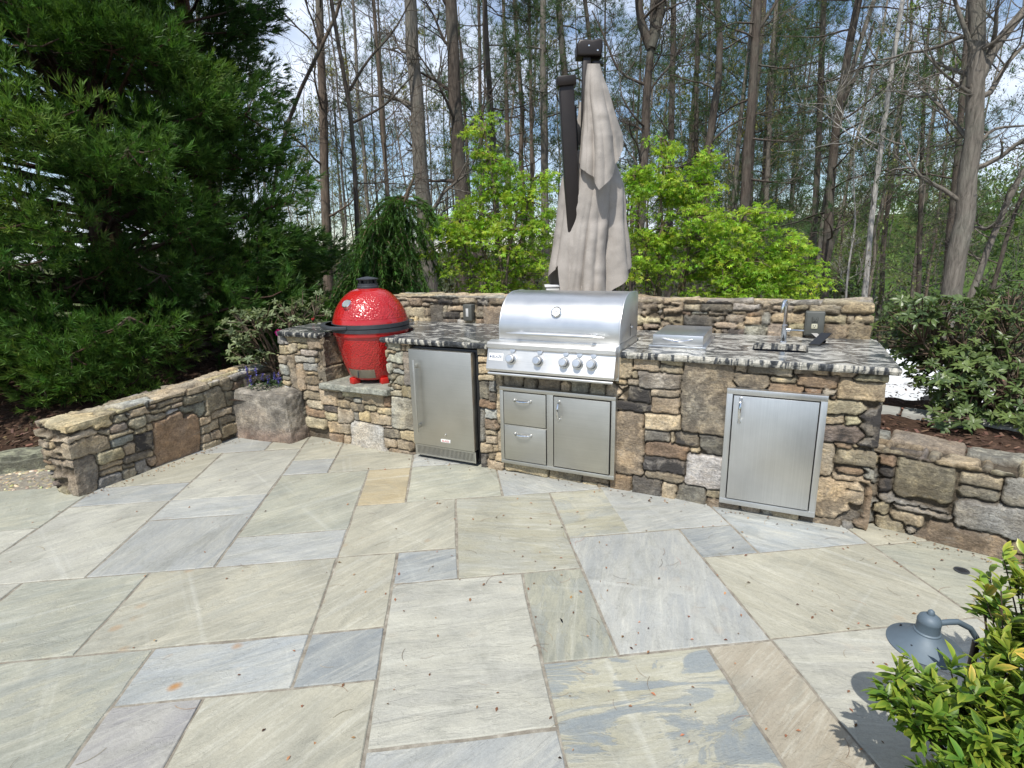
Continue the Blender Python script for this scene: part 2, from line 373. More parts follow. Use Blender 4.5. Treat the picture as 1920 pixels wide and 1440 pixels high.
def terrain():
    xs = np.unique(np.concatenate([np.arange(-12, 12, .16), np.arange(-60, 60, 1.5), np.linspace(-300, 300, 40)]))
    ys = np.unique(np.concatenate([np.arange(-8, 12, .16), np.arange(-20, 100, 1.5), np.linspace(-60, 400, 30)]))
    X, Y = np.meshgrid(xs, ys); x = X.ravel(); y = Y.ravel(); z = terrain_z(x, y)
    n, m_ = len(xs), len(ys); i = np.arange(n-1)[None, :]+np.arange(m_-1)[:, None]*n; i = i.ravel()
    F = np.stack([i, i+1, i+1+n, i+n], 1)
    o = mk('ground', np.stack([x, y, z], 1), F, MAT['ground'], None, terrain_col(x, y), True); tag(o, kind='structure')
terrain()

# patio: joint bed plus irregularly coloured flagstones on a 0.31 m module
TH = R(6.2585); ct, st_ = math.cos(TH), math.sin(TH)
def AB(a, b, z=0.): return (a*ct-b*st_, a*st_+b*ct, z)
A = [-2.55, -1.92, -1.292, -.96, -.66, -.345, -.023, .29, .602, .97, 1.247, 1.56, 2.187]
PAL = dict(  # albedo, accent
    gt=((.44, .43, .36), (.52, .49, .38)), gg=((.40, .415, .36), (.50, .49, .38)), pb=((.42, .44, .445), (.48, .485, .46)), bl=((.42, .455, .48), (.47, .48, .455)),
    bg=((.30, .33, .355), (.38, .40, .40)), oc=((.50, .41, .25), (.56, .47, .30)), ye=((.45, .435, .34), (.41, .415, .37)), ol=((.44, .425, .345), (.47, .45, .36)),
    dk=((.28, .295, .26), (.40, .39, .29)), br=((.40, .355, .28), (.42, .37, .29)), pu=((.365, .36, .37), (.43, .42, .40)), vn=((.46, .445, .345), (.44, .44, .38)), wt=((.46, .46, .42), (.56, .55, .47)))
b0 = .90
SL = [ # a0,a1,b0,b1,palette,blotch,rust,vein rotation
 (-4.1, -2.55, 3.355, 4.0, 'gg', .15, 0, .5), (-4.1, -2.55, 2.74, 3.355, 'wt', 0, 0, .4), (-2.55, -1.92, 2.735, 3.64, 'wt', 0, 0, .7), (-2.55, -1.92, 3.64, 3.945, 'pb', .35, 0, .35),
 (-2.9, -1.92, 3.945, 4.55, 'gt', 0, 0, .5), (-1.92, -1.292, 3.64, 4.53, 'wt', 0, 0, .6), (-1.92, -1.292, 3.35, 3.64, 'pb', 0, 0, .2), (-1.92, -1.292, 2.735, 3.35, 'pb', .0, 0, 1.3),
 (-2.6, -1.59, 4.54, 5.0, 'pb', 0, 0, .2), (-1.59, -1.292, 4.54, 5.0, 'gt', 0, 0, .2), (-1.292, -.96, 3.957, 4.247, 'pb', 0, 0, .3), (-1.292, -.96, 4.247, 4.9, 'gt', .1, 0, .4),
 (-1.292, -.66, 3.05, 3.957, 'gg', .12, 0, .6), (-1.292, -.66, 2.735, 3.05, 'pb', 0, 0, .3), (-.96, -.345, 3.957, 4.9, 'gt', 0, 0, .2), (-.345, .6, 3.962, 4.6, 'pb', 0, 0, .2),
 (-.66, -.345, 3.355, 3.957, 'oc', 0, 0, .1), (-.345, .29, 3.355, 3.962, 'gg', 0, 0, .3), (.29, .95, 3.35, 4.1, 'pb', .25, 0, 2.4), (-.66, -.023, 2.737, 3.355, 'gt', .0, .25, .7),
 (-.023, .602, 2.445, 3.35, 'ye', .12, 0, 2.9), (.602, 1.24, 2.75, 3.35, 'vn', .45, .2, .05), (-.66, -.345, 2.127, 2.737, 'gt', 0, .2, .8), (-.345, -.023, 2.445, 2.737, 'bg', 0, 0, .3),
 (-.345, .295, 1.512, 2.445, 'wt', 0, .1, .05), (.295, .602, 1.817, 2.445, 'dk', .35, 0, 1.3), (.602, 1.247, 1.817, 2.75, 'pb', 0, .1, 1.2), (1.247, 1.56, 2.445, 2.752, 'bg', 0, 0, .2),
 (1.56, 2.187, 2.445, 3.05, 'bl', .5, 0, 2.5), (.95, 1.56, 2.752, 3.4, 'pb', .15, 0, .2), (1.247, 2.187, 1.822, 2.445, 'ol', .08, .15, 2.2), (2.187, 3.0, 1.822, 2.42, 'gg', 0, 0, 2.6),
 (2.187, 3.0, 2.42, 3.0, 'gt', 0, 0, 2.6), (.295, .97, b0, 1.817, 'vn', 1., 0, .05), (.97, 1.247, b0, 1.817, 'br', 0, 0, .6), (1.247, 2.187, b0, 1.822, 'wt', .0, .1, 2.9), (2.187, 3.1, b0, 1.822, 'gt', 0, 0, .4),
 (-2.212, -1.605, 2.127, 2.735, 'gg', .2, 0, .4), (-3.4, -2.212, 2.127, 2.735, 'wt', .0, 0, .4), (-1.605, -.66, 2.127, 2.735, 'gt', .12, .35, .5), (-2.5, -1.29, 1.2, 2.127, 'gg', .3, 0, .45),
 (-1.29, -.66, 1.822, 2.127, 'bl', .0, 1., .35), (-.66, -.345, 1.822, 2.127, 'bg', .15, 0, .6), (-1.29, -.973, 1.2, 1.822, 'pu', .0, 0, .6), (-.973, -.345, 1.2, 1.822, 'gt', 0, .1, .8),
 (-.345, .295, b0, 1.512, 'pb', .1, .15, .6), (-1.29, -.345, b0, 1.2, 'gg', 0, 0, .3), (-3.6, -2.5, 1.2, 2.127, 'gt', 0, 0, .5), (-4.6, -3.4, 2.127, 2.735, 'gt', 0, 0, .5), (-2.5, -1.29, b0, 1.2, 'pb', 0, 0, .3)]
rg = random.Random(5)
for r_ in range(7):     # the terrace carries on behind the camera
    bb = b0-.62*(r_+1); aa = -4.6+rg.random()*.6
    while aa < 3.2:
        w_ = rg.choice([.62, .93, .93, 1.24]); SL.append((aa, min(aa+w_, 3.4), bb, bb+.62, rg.choice(['gt', 'gg', 'pb', 'wt', 'ol', 'bg']), rg.random()*.3, 0, rg.random()*3)); aa += w_
def patio():
    Vs, Fs, Cs, As, Us, Bs, Rs = [], [], [], [], [], [], []; off = 0; r = np.random.RandomState(4)
    g = .006
    for k, (a0, a1, c0, c1, pal, blo, rust, rot) in enumerate(SL):
        base, acc = PAL[pal]; mn_ = (.475, .463, .408); kp = .85 if pal == 'oc' else .92; base = tuple(x*kp+y*(1-kp) for x, y in zip(base, mn_)); acc = tuple(x*.7+y*.3 for x, y in zip(acc, mn_)); jit = 1+r.uniform(-.04, .04)
        na = max(4, int((a1-a0)/.045)); nb = max(4, int((c1-c0)/.045))
        per = [(a0+g+(a1-a0-2*g)*i/na, c0+g) for i in range(na)]+[(a1-g, c0+g+(c1-c0-2*g)*i/nb) for i in range(nb)]
        per += [(a1-g-(a1-a0-2*g)*i/na, c1-g) for i in range(na)]+[(a0+g, c1-g-(c1-c0-2*g)*i/nb) for i in range(nb)]
        P = np.array(per); n = len(P); wob = np.stack([fbm(np.c_[P*1., np.full(n, k*3.1)], 9, 1, 3), fbm(np.c_[P, np.full(n, k*3.1+50)], 9, 2, 3)], 1)*.0065
        P = P+wob; c = np.array([(a0+a1)/2, (c0+c1)/2]); ins = (c-P); ins /= np.linalg.norm(ins, axis=1)[:, None]
        tz = r.uniform(-.0015, .0015)
        rings = [np.c_[P, np.full(n, -.018)], np.c_[P, np.full(n, -.0035+tz)], np.c_[P+ins*.004, np.full(n, tz)]]
        V = np.concatenate(rings); F4 = []
        i = np.arange(n); j = (i+1) % n
        for q in (0, 1): F4.append(np.stack([q*n+i, q*n+j, (q+1)*n+j, (q+1)*n+i], 1))
        # inner fan
        V = np.concatenate([V, [[c[0], c[1], tz]]]); ci = 3*n
        T = np.stack([2*n+i, 2*n+j, np.full(n, ci)], 1)
        co, si = math.cos(rot), math.sin(rot); U = V[:, :2]-c
        uv = np.c_[U[:, 0]*co+U[:, 1]*si+k*7.3, -U[:, 0]*si+U[:, 1]*co+k*3.7, np.full(len(V), k*1.7)]
        W_ = np.array([AB(*p) for p in V])
        Vs.append(W_); Fs.append((np.concatenate(F4)+off, T+off)); off += len(V)
        Cs.append(np.tile(np.array(base)*jit*np.array([.75,.735,.70]), (len(V), 1))); As.append(np.tile(np.array(acc)*jit*np.array([.8,.79,.76]), (len(V), 1))); Us.append(uv)
        Bs.append(np.full(len(V), blo)); Rs.append(np.full(len(V), rust))
    o = mk('patio', np.concatenate(Vs), [np.concatenate([f[0] for f in Fs]), np.concatenate([f[1] for f in Fs])], MAT['slab'], None, np.concatenate(Cs), False,
           {'Acc': np.concatenate(As), 'vein': np.concatenate(Us), 'blotch': np.concatenate(Bs), 'rust': np.concatenate(Rs)})
    tag(o, kind='structure')
    bm = B(); a_box(bm, -4.75, 3.45, -3.6, 5.1, -.03, -.0045)
    for v in bm.verts: v.co = Vector(AB(v.co.x, v.co.y, v.co.z))
    tag(fin(bm, 'patio_bed', MAT['mortar'], None, 0), kind='structure')
patio()

# ================================================================== STONEWORK
SC_ = dict(T=(.45, .375, .265), Y=(.50, .42, .275), G=(.35, .33, .28), D=(.20, .175, .145), R=(.31, .222, .148), B=(.315, .262, .19), W=(.46, .44, .385), M=(.42, .36, .27))
def stonework(name, parent, faces, stones, seed, res=.0072, mcol=(.11, .09, .066), gapw=.0055, warm=1.08, prof=.012):
    """faces: dict(o,u,v,w,h,n, l,r,b,t neighbour normals, hole(fn)->mask) in local coords; stones: list (c3, h3, key)"""
    C = np.array([s[0] for s in stones], np.float32); H = np.array([s[1] for s in stones], np.float32)
    rs = np.random.RandomState(seed); n = len(stones)
    col = np.array([SC_[s[2]] for s in stones])*(1+rs.uniform(-.16, .16, (n, 1)))*(1+rs.uniform(-.035, .035, (n, 3)))
    stn = np.array([{'D': 1.2, 'B': .6, 'G': .6, 'Y': .5}.get(s[2], .3) for s in stones])*rs.uniform(.3, 1.1, n)
    off = rs.uniform(-.004, .009, n); grad = rs.uniform(-.07, .07, (n, 3))
    Vs, Fs, Cs, Ss = [], [], [], []; base = 0
    for f in faces:
        o, u, v, nn = (np.array(f[k], float) for k in ('o', 'u', 'v', 'n')); w, h = f['w'], f['h']
        r_ = f.get('res', res); nu = max(2, int(w/r_)); nv = max(2, int(h/r_))
        a = np.linspace(0, w, nu+1); b = np.linspace(0, h, nv+1); Aa, Bb = np.meshgrid(a, b); Aa = Aa.ravel(); Bb = Bb.ravel()
        P = o+Aa[:, None]*u+Bb[:, None]*v
        N = np.tile(nn, (len(P), 1)); fall = .03
        for key, dist in (('l', Aa), ('r', w-Aa), ('b', Bb), ('t', h-Bb)):
            if f.get(key) is not None: N = N+np.array(f[key], float)*(np.clip(1-dist/fall, 0, 1)**1.5)[:, None]
        N /= np.linalg.norm(N, axis=1)[:, None]
        Q = P+.013*np.stack([fbm(P, 8, seed+1, 3), fbm(P, 8, seed+2, 3), fbm(P, 8, seed+3, 3)], 1)+.004*np.stack([vn(P, 45, seed+5), vn(P, 45, seed+6), vn(P, 45, seed+7)], 1)
        idx = np.zeros(len(P), int); d1 = np.zeros(len(P)); d2 = np.zeros(len(P))
        for s0 in range(0, len(P), 8000):
            q = np.abs(Q[s0:s0+8000, None, :]-C[None])-H[None]
            mq = np.maximum(q, 0); d = np.sqrt((mq**2).sum(2))+np.minimum(q.max(2), 0)*1.
            # round the corners
            k = np.argpartition(d, 1, axis=1)[:, :2]; dd = np.take_along_axis(d, k, 1); od = np.argsort(dd, 1)
            k = np.take_along_axis(k, od, 1); dd = np.take_along_axis(dd, od, 1)
            idx[s0:s0+8000] = k[:, 0]; d1[s0:s0+8000] = dd[:, 0]; d2[s0:s0+8000] = dd[:, 1]
        gap = np.minimum((d2-d1), np.maximum(.06-d1*2.2, 0)*1.)   # far from any stone counts as joint
        wj = gapw*(1+.7*vn(P, 5, seed+9))
        k0 = ss(wj*.5, wj*.5+.008, gap); dome = ss(.006, .03, gap)
        rel = P-C[idx]
        hgt = -.027+k0*(.027+off[idx]+(rel*grad[idx]).sum(1))+dome*.004+prof*.5*fbm(P*np.array([1,1,1.6])+idx[:,None]*2.1, 16, seed+11, 4)*k0+.010*np.round(fbm(P+idx[:,None]*1.3, 8, seed+31, 2)*5)/5*k0
        hgt = hgt+.006*fbm(P, 3, seed+12, 2)
        V = P+N*hgt[:, None]
        kk = k0[:, None]; c = np.array(mcol)*(1+.2*fbm(P, 18, seed+14, 3)[:, None])*(1-kk)+col[idx]*kk
        tint = fbm(P+idx[:, None]*3.3, 7, seed+21, 3)[:, None]
        c = c*(1+.22*tint*kk); c = c*(1+kk*np.array([.12, .02, -.12])*fbm(P+idx[:, None]*1.7, 5, seed+22, 2)[:, None])
        i = (np.arange(nu)[None, :]+np.arange(nv)[:, None]*(nu+1)); F = np.stack([i, i+1, i+nu+2, i+nu+1], 2).reshape(-1, 4)
        if np.dot(np.cross(u, v), nn) < 0: F = F[:, ::-1]
        if f.get('hole') is not None:
            cen = (P[F[:, 0]]+P[F[:, 2]])/2; F = F[~f['hole'](cen)]
        Vs.append(V); Fs.append(F+base); base += len(V); Cs.append(np.clip(c*warm, .01, .9)); Ss.append(stn[idx]*k0)
    return mk(name, np.concatenate(Vs), np.concatenate(Fs), MAT['stone'], parent, np.concatenate(Cs), True, {'stain': np.concatenate(Ss)})
def pack(o, u, v, w, h, n, depth, seed, hmin=.05, hmax=.12, lmin=.09, lmax=.34, keys='TTTYYBBGGWRD', inner=.09):
    """random coursed rubble on one rectangle -> 3D boxes; depth = half extent along n"""
    rr = random.Random(seed); out = []; o, u, v, n = map(Vector, (o, u, v, n)); z = 0.
    def ab(x): return tuple(abs(t) for t in x)
    while z < h-.02:
        ch = rr.uniform(hmin, hmax); 
        if h-z-ch < hmin*.8: ch = h-z
        x = -rr.uniform(0, .1)
        while x < w:
            lw = rr.uniform(lmin, lmax)*(1 if ch > .07 else .8)
            if w-x-lw < lmin*.6: lw = w-x+.02
            parts = [(0, ch)] if (ch < .095 or rr.random() > .4) else [(0, ch*.5), (ch*.5, ch)]
            for q0, q1 in parts:
                c = o+u*(x+lw/2)+v*(z+(q0+q1)/2)-n*(depth-.02)
                hv = u*(lw/2-.003)+v*((q1-q0)/2-.003)+n*depth
                out.append((tuple(c), tuple(abs(a_)+abs(b_)+abs(c_) for a_, b_, c_ in zip(u*(lw/2-.003), v*((q1-q0)/2-.003), n*depth)), rr.choice(keys)))
            x += lw
        z += ch
    return out
def traced(txt, ox, oy, sc, conv, dep, key_depth=None):
    """'x0,y0,x1,y1,K;' zoomed pixel boxes on a wall plane -> local boxes via conv(px,py)->(s,z)"""
    out = []
    for tok in txt.replace('\n', '').split(';'):
        tok = tok.strip()
        if not tok: continue
        a = tok.split(','); x0, y0, x1, y1 = (float(q) for q in a[:4]); k = a[4]
        X0, X1, Y0, Y1 = ox+x0/sc, ox+x1/sc, oy+y0/sc, oy+y1/sc; xm, ym = (X0+X1)/2, (Y0+Y1)/2
        sl = conv(X0, ym)[0]; sr = conv(X1, ym)[0]; zt = conv(xm, Y0)[1]; zb = conv(xm, Y1)[1]
        out.append((sl, sr, zb, zt, k))
    return out

# --- traced stones of the kitchen front
KF = traced("""595,395,785,465,T;785,420,920,520,T;595,465,705,545,T;705,470,795,515,Y;680,540,740,570,T;740,520,880,575,W;690,575,850,630,W;755,635,875,705,G;850,590,885,635,T;775,705,885,740,Y;785,740,895,815,B;
620,550,700,850,B;700,640,770,850,T;785,815,890,865,T;780,870,900,945,B;800,945,920,1030,T;800,1025,940,1095,R;805,1090,940,1185,T;820,1185,970,1270,B;905,865,1040,995,T;900,805,970,860,T;930,990,1040,1055,D;945,1055,1040,1110,Y;
885,525,915,800,B""", 400, 540, 4.5, Kp, .1)
KF += traced("""235,875,315,935,B;235,835,270,880,B;265,805,385,870,Y;385,820,515,925,T;280,865,330,890,Y;335,870,385,900,W;315,905,395,960,B;395,905,475,940,Y;475,930,570,980,Y;515,868,568,930,R;235,935,335,1030,T;335,960,372,1020,G;
372,960,435,1020,Y;435,975,575,1040,T;185,1030,320,1090,T;75,1055,180,1120,B;185,1090,275,1140,R;275,1095,320,1160,T;320,1025,525,1195,W;525,1060,625,1120,B;500,1040,580,1060,T;625,1070,710,1130,Y;530,1120,600,1170,T;600,1130,695,1190,B;
565,1185,700,1215,B;570,870,705,1065,G;515,825,630,865,T;630,795,700,870,Y;535,525,625,585,T;625,525,690,555,T;535,590,640,655,W;630,558,655,590,T;645,590,700,790,G;655,560,695,590,T;545,660,575,830,W;575,660,645,690,B;580,692,645,720,G;
575,725,640,790,B;180,800,262,830,T;
1095,560,1150,612,T;1150,570,1200,612,T;1095,618,1205,660,Y;1095,662,1205,725,Y;1095,730,1205,765,T;1100,768,1165,880,D;1168,770,1210,835,G;1170,840,1210,893,D;1105,893,1205,935,R;1215,735,1245,1020,Y;1100,940,1143,1130,G;1147,940,1215,1000,W;
1147,1003,1215,1070,T;1150,1072,1215,1105,Y;1147,1108,1212,1155,T;1217,1085,1250,1205,B;1110,1158,1183,1208,Y;1187,1165,1220,1205,Y;1160,1212,1203,1250,B;1115,1215,1158,1290,D;1206,1212,1260,1260,T;1160,1258,1265,1315,T""", 560, 480, 3.2727, Kp, .1)
KF += traced("""235,670,365,720,B;365,690,455,735,B;458,692,612,755,B;618,712,688,765,T;692,708,803,775,T;807,728,925,785,T;928,738,1060,812,T;245,1262,540,1335,T;543,1310,750,1385,B;240,1325,540,1375,B;760,1335,935,1385,B;755,1388,860,1420,T;862,1398,938,1430,B;
940,1345,1085,1435,R""", 880, 520, 3.6, Kp, .1)
KF += traced("""55,395,135,512,Y;140,405,290,465,T;298,405,428,438,T;298,443,425,480,T;125,468,165,512,T;172,480,412,565,G;60,518,100,545,Y;105,515,168,545,T;60,548,102,640,T;107,560,237,650,D;242,568,410,612,Y;242,618,410,715,B;60,645,238,693,D;
415,405,708,825,B;712,480,905,540,B;60,700,193,1058,B;197,705,428,800,Y;207,803,343,865,G;347,805,370,880,T;373,810,508,895,D;512,832,645,938,D;215,875,450,955,R;455,903,550,930,T;207,960,430,1035,D;425,940,640,1128,W;215,1040,410,1090,B;
135,1068,308,1183,D;312,1100,383,1185,T;387,1105,553,1210,D;558,1140,630,1192,B;555,1198,740,1255,B;130,1190,330,1215,B;715,435,785,475,T;788,440,1035,493,B;1040,452,1250,485,B;1253,462,1390,490,T;1395,470,1590,528,Y;920,500,1055,540,Y;
1060,497,1290,565,R;912,543,1105,578,R;1110,570,1210,590,R;1215,572,1293,600,T;1300,530,1590,640,Y;1267,608,1298,630,R;1235,635,1400,710,T;1405,650,1585,918,D;1230,715,1330,762,T;1333,735,1395,775,Y;1220,780,1388,868,D;1275,875,1360,900,R;
1363,872,1395,908,T;1195,885,1272,1058,T;1280,912,1580,1012,Y;1280,1015,1420,1052,R;1250,1055,1410,1098,T;1425,1020,1520,1095,G;1390,1100,1510,1385,R;1180,1070,1300,1290,Y;1310,1103,1385,1168,Y;1303,1173,1385,1312,G;755,1222,868,1265,T;
872,1245,925,1280,G;930,1262,1070,1298,T;1073,1305,1320,1358,B;1325,1322,1350,1365,G""", 1140, 540, 3.0, Kp, .1)

LEDGE = .53; CTZ = .945; KEND = 4.36; S0 = -.09
kb = kthing('kitchen_base', 'long fieldstone kitchen base topped with black and white granite, niche at its left end', 'outdoor kitchen', 2.1, .45)
st_k = []
for sl, sr, zb, zt, k in KF:
    if sl > 4.05 and sr > 4.2: sr = max(sr, KEND+.01)
    d_ = .075; sl += .001; sr -= .001
    st_k.append((((sl+sr)/2, d_-.045, (zb+zt)/2), ((sr-sl)/2, d_, (zt-zb)/2), k))
X, Yv, Z = (1, 0, 0), (0, 1, 0), (0, 0, 1); nX, nY = (-1, 0, 0), (0, -1, 0)
st_k += pack((KEND, .1, 0), Yv, Z, .85, .9, X, .1, 11)
st_k += pack((S0, .1, 0), Yv, Z, .85, .9, nX, .1, 12)
st_k += pack((.43, .0, LEDGE), Yv, Z, .75, .37, X, .06, 13, .1, .2, .2, .4, 'BBTG')
st_k += pack((1.085, .04, LEDGE), Yv, Z, .75, .37, nX, .06, 14)
st_k += pack((S0, .0, 0), X, Z, -S0+.02, .9, nY, .07, 16, .06, .12, .12, .2)
def hole_f(c):
    s, z = c[:, 0], c[:, 2]
    return ((s > .43) & (s < 1.085) & (z > LEDGE)) | ((s > 1.315) & (s < 1.905) & (z < .93))
ZT = .905
faces = [dict(o=(S0, 0, -.03), u=X, v=Z, w=KEND-S0, h=ZT+.03, n=nY, l=nX, r=X, hole=hole_f),
    dict(o=(KEND, 0, -.03), u=Yv, v=Z, w=.95, h=ZT+.03, n=X, l=nY, res=.015), dict(o=(S0, 0, -.03), u=Yv, v=Z, w=.95, h=ZT+.03, n=nX, l=nY, res=.015),
    dict(o=(.425, .0, LEDGE-.02), u=Yv, v=Z, w=.75, h=ZT-LEDGE+.02, n=X, l=nY), dict(o=(1.09, .0, LEDGE-.02), u=Yv, v=Z, w=.75, h=ZT-LEDGE+.02, n=nX, l=nY, res=.015)]
stonework('stone_body', kb, faces, st_k, 21)
bm = B()   # core behind the stones, with the niche and the fridge bay left open
a_box(bm, S0+.05, .40, .05, .93, .0, .9); a_box(bm, .40, 1.11, .05, .93, .0, LEDGE-.05); a_box(bm, .40, 1.11, .70, .93, LEDGE-.05, .9)
a_box(bm, 1.11, 1.30, .045, .93, .0, .9); a_box(bm, 1.92, KEND-.05, .045, .27, .0, .9); a_box(bm, 1.92, 3.55, .27, .93, 0, .9); a_box(bm, 4.10, KEND-.05, .27, .93, 0, .9)
a_box(bm, 3.55, 4.10, .27, .93, 0, .6)
fin(bm, 'core', MAT['mortar'], kb, 0)

def ledge():   # rough flagstone under the kamado
    bm = B(); rr = random.Random(3); pts = []
    for i in range(15): pts.append((.40+.70*i/14, -.055+rr.uniform(-.012, .012)))
    pts += [(1.10, .70), (.40, .70)]
    a_prism(bm, pts, lambda a, b, d: Vector((a, b, d)), LEDGE-.05, LEDGE, .006, 1)
    for v in bm.verts:
        if v.co.y < .1: v.co.y += .01*mnoise.noise(v.co*30); v.co.z += .006*mnoise.noise(v.co*22)
    o = fin(bm, 'ledge_slab', None, kb, 0)
    n = len(o.data.vertices); a = o.data.attributes.new('Col', 'FLOAT_COLOR', 'POINT'); a.data.foreach_set('color', np.tile([.36, .37, .32, 1], n).astype(np.float32))
    s = o.data.attributes.new('stain', 'FLOAT', 'POINT'); s.data.foreach_set('value', np.full(n, .25, np.float32))
    o.data.materials.append(MAT['stone'])
ledge()

def slab_top(name, outer, holes, z0, z1, parent, whites=.5):
    """granite slab with holes: polished top, rough chiselled edges"""
    bm = B(); top = bm.verts.layers.float.new('pos')
    def dens(p, ch):
        o = []
        for i, a in enumerate(p):
            b = p[(i+1) % len(p)]; L_ = math.dist(a, b); n = max(1, int(L_/.018)) if ch else 1
            for k in range(n): o.append((a[0]+(b[0]-a[0])*k/n, a[1]+(b[1]-a[1])*k/n))
        return o
    loops = [dens(outer, True)]+[h for h in holes]
    lv = []
    for li, lp in enumerate(loops):
        if li == 0:
            c = []; n = len(lp)
            rings = []
            for zi, (dz, ins) in enumerate([(0, .006), (.25, 0), (.55, -.003), (.85, .0), (1, .007)]):
                ring = []
                for i, (x, y) in enumerate(lp):
                    px, py = lp[i-1]; nx_, ny_ = lp[(i+1) % n]; tx, ty = nx_-px, ny_-py; L_ = math.hypot(tx, ty) or 1; nx2, ny2 = ty/L_, -tx/L_
                    z = z0+(z1-z0)*dz; w = .0065*mnoise.noise(Vector((x*40, y*40, z*40)))+.004*mnoise.noise(Vector((x*90, y*90, z*60)))
                    if zi == 4: w *= .45
                    ring.append(bm.verts.new((x+nx2*(w-ins), y+ny2*(w-ins), z)))
                rings.append(ring)
            for a, b in zip(rings[:-1], rings[1:]):
                for i in range(n): bm.faces.new((a[i], a[(i+1) % n], b[(i+1) % n], b[i]))
            lv.append((rings[0], rings[-1]))
        else:
            lo = [bm.verts.new((x, y, z0)) for x, y in lp]; hi = [bm.verts.new((x, y, z1)) for x, y in lp]; n = len(lp)
            for i in range(n): bm.faces.new((lo[i], hi[i], hi[(i+1) % n], lo[(i+1) % n]))
            lv.append((lo, hi))
    nside = len(bm.faces)
    for q in (0, 1):
        es = []
        for lp in lv:
            r = lp[q]
            for i in range(len(r)):
                e = bm.edges.get((r[i], r[(i+1) % len(r)])) or bm.edges.new((r[i], r[(i+1) % len(r)])); es.append(e)
        bmesh.ops.triangle_fill(bm, edges=es, use_beauty=True)
    bm.faces.ensure_lookup_table()
    for f in bm.faces: f.material_index = 1 if f.index < 0 else 0
    sh_ = shift_of(parent); bmesh.ops.recalc_face_normals(bm, faces=bm.faces)
    for f in bm.faces: f.material_index = 0 if abs(f.normal.z) > .9 else 1
    for v in bm.verts: v[top] = .5+.5*(whites if not callable(whites) else whites(v.co.x))
    bmesh.ops.translate(bm, verts=bm.verts, vec=-sh_)
    me = bpy.data.meshes.new(name); bm.to_mesh(me); bm.free(); me.materials.append(MAT['granite']); me.materials.append(MAT['gedge'])
    return link(name, me, None, parent)
KC = (.757, .235); KR = .352
arc = []
for i in range(25):
    th = R(204)-R(231)*i/24; arc.append((KC[0]+KR*math.cos(th), KC[1]+KR*math.sin(th)))
TB = .925
poly = [(-.05, -.035), (.41, -.04)]+arc+[(1.062, -.04), (2.058, -.04), (2.058, TB), (.25, TB), (-.02, .78), (-.15, .55), (-.15, .2)]
slab_top('granite_top', poly, [], ZT, CTZ, kb, whites=-.15)
sk = (3.69, 4.0, .27, .575)
def rrect(x0, x1, y0, y1, r, n=4):
    o = []
    for cx, cy, a0 in ((x1-r, y1-r, 0), (x0+r, y1-r, 90), (x0+r, y0+r, 180), (x1-r, y0+r, 270)):
        for i in range(n+1): a = R(a0+90*i/n); o.append((cx+r*math.cos(a), cy+r*math.sin(a)))
    return o
poly = [(2.95, -.04), (4.415, -.045), (4.425, TB), (2.065, TB), (2.065, .50), (2.95, .50)]
slab_top('granite_top', poly, [rrect(*sk, .03)], ZT, CTZ, kb, whites=.42)

# --- back wall
bw = kthing('stone_wall', 'low fieldstone wall rising behind the granite top of the outdoor kitchen', 'wall', 2.4, 1.1, 0)
TBK = .93
KBp = lambda x, y: Kp(x, y, TBK)
BWZ = 1.178; B0, B1 = .42, 4.38
bt = traced("""185,75,260,105,B;265,82,415,128,T;420,85,520,130,T;525,85,695,133,B;700,85,860,128,W;865,85,920,128,T;923,90,1045,130,T;1048,92,1130,130,B;1135,88,1310,148,B;1320,88,1520,140,Y;185,110,220,140,T;225,118,320,152,W;325,132,465,153,R;
465,133,563,150,G;567,130,670,152,B;697,130,770,147,T;775,137,855,157,R;595,157,660,185,B;665,150,765,190,B;767,160,860,205,T;865,142,915,205,G;917,145,1110,193,Y;1205,155,1345,198,Y;1350,155,1390,198,T;1395,155,1520,195,Y;185,145,218,180,B;
222,157,320,180,B;325,157,408,175,B;412,157,592,213,D;185,190,288,245,B;292,178,353,220,T;357,182,408,210,B;610,192,720,228,T;722,197,765,222,T;773,212,895,270,G;675,232,768,265,D;610,230,640,258,B;643,235,670,260,B;900,207,1008,278,B;1012,198,1110,240,Y;
1012,244,1110,285,B;1215,203,1350,290,B;1355,198,1515,295,B;293,224,420,255,T;425,217,600,258,B;1114,140,1200,280,T""", 1140, 540, 3., KBp, .1)
bt += traced("""560,250,670,275,T;675,252,750,305,B;755,255,848,285,B;852,262,982,298,D;985,255,1083,298,T;1087,262,1160,305,D;1165,258,1292,302,B;650,312,768,370,T;755,289,803,308,T;772,325,803,372,B;807,297,885,410,D;888,300,910,338,T;913,305,1010,338,T;
890,342,988,383,D;735,374,800,405,T;690,372,732,400,T;890,386,968,415,B;972,387,1022,420,W;990,345,1020,383,T;1025,302,1083,425,T;1087,310,1132,340,B;1087,345,1132,383,B;1087,387,1128,425,B;1135,306,1292,430,B;560,280,675,310,T;560,315,645,400,B""", 560, 480, 3.2727, KBp, .1)
st_b = [(((a+b_)/2, TBK+.05, (c+d_)/2), ((b_-a)/2, .085, (d_-c)/2), k) for a, b_, c, d_, k in bt if not (a > 2.05 and b_ < 3.0 and False)]
st_b += pack((2.0, TBK, .93), X, Z, 1.15, BWZ-.93, nY, .07, 31)
st_b += pack((B0, TBK, BWZ-.001), X, Yv, B1-B0, .30, Z, .06, 32, .14, .17, .2, .42, 'TTTYYWG')
st_b += pack((B1, TBK+.1, 0), Yv, Z, .25, BWZ-.06, X, .08, 33)+pack((B0, TBK+.1, 0), Yv, Z, .25, BWZ-.06, nX, .08, 34)+pack((B0, TBK+.30, 0), X, Z, B1-B0, BWZ-.06, Yv, .08, 35)
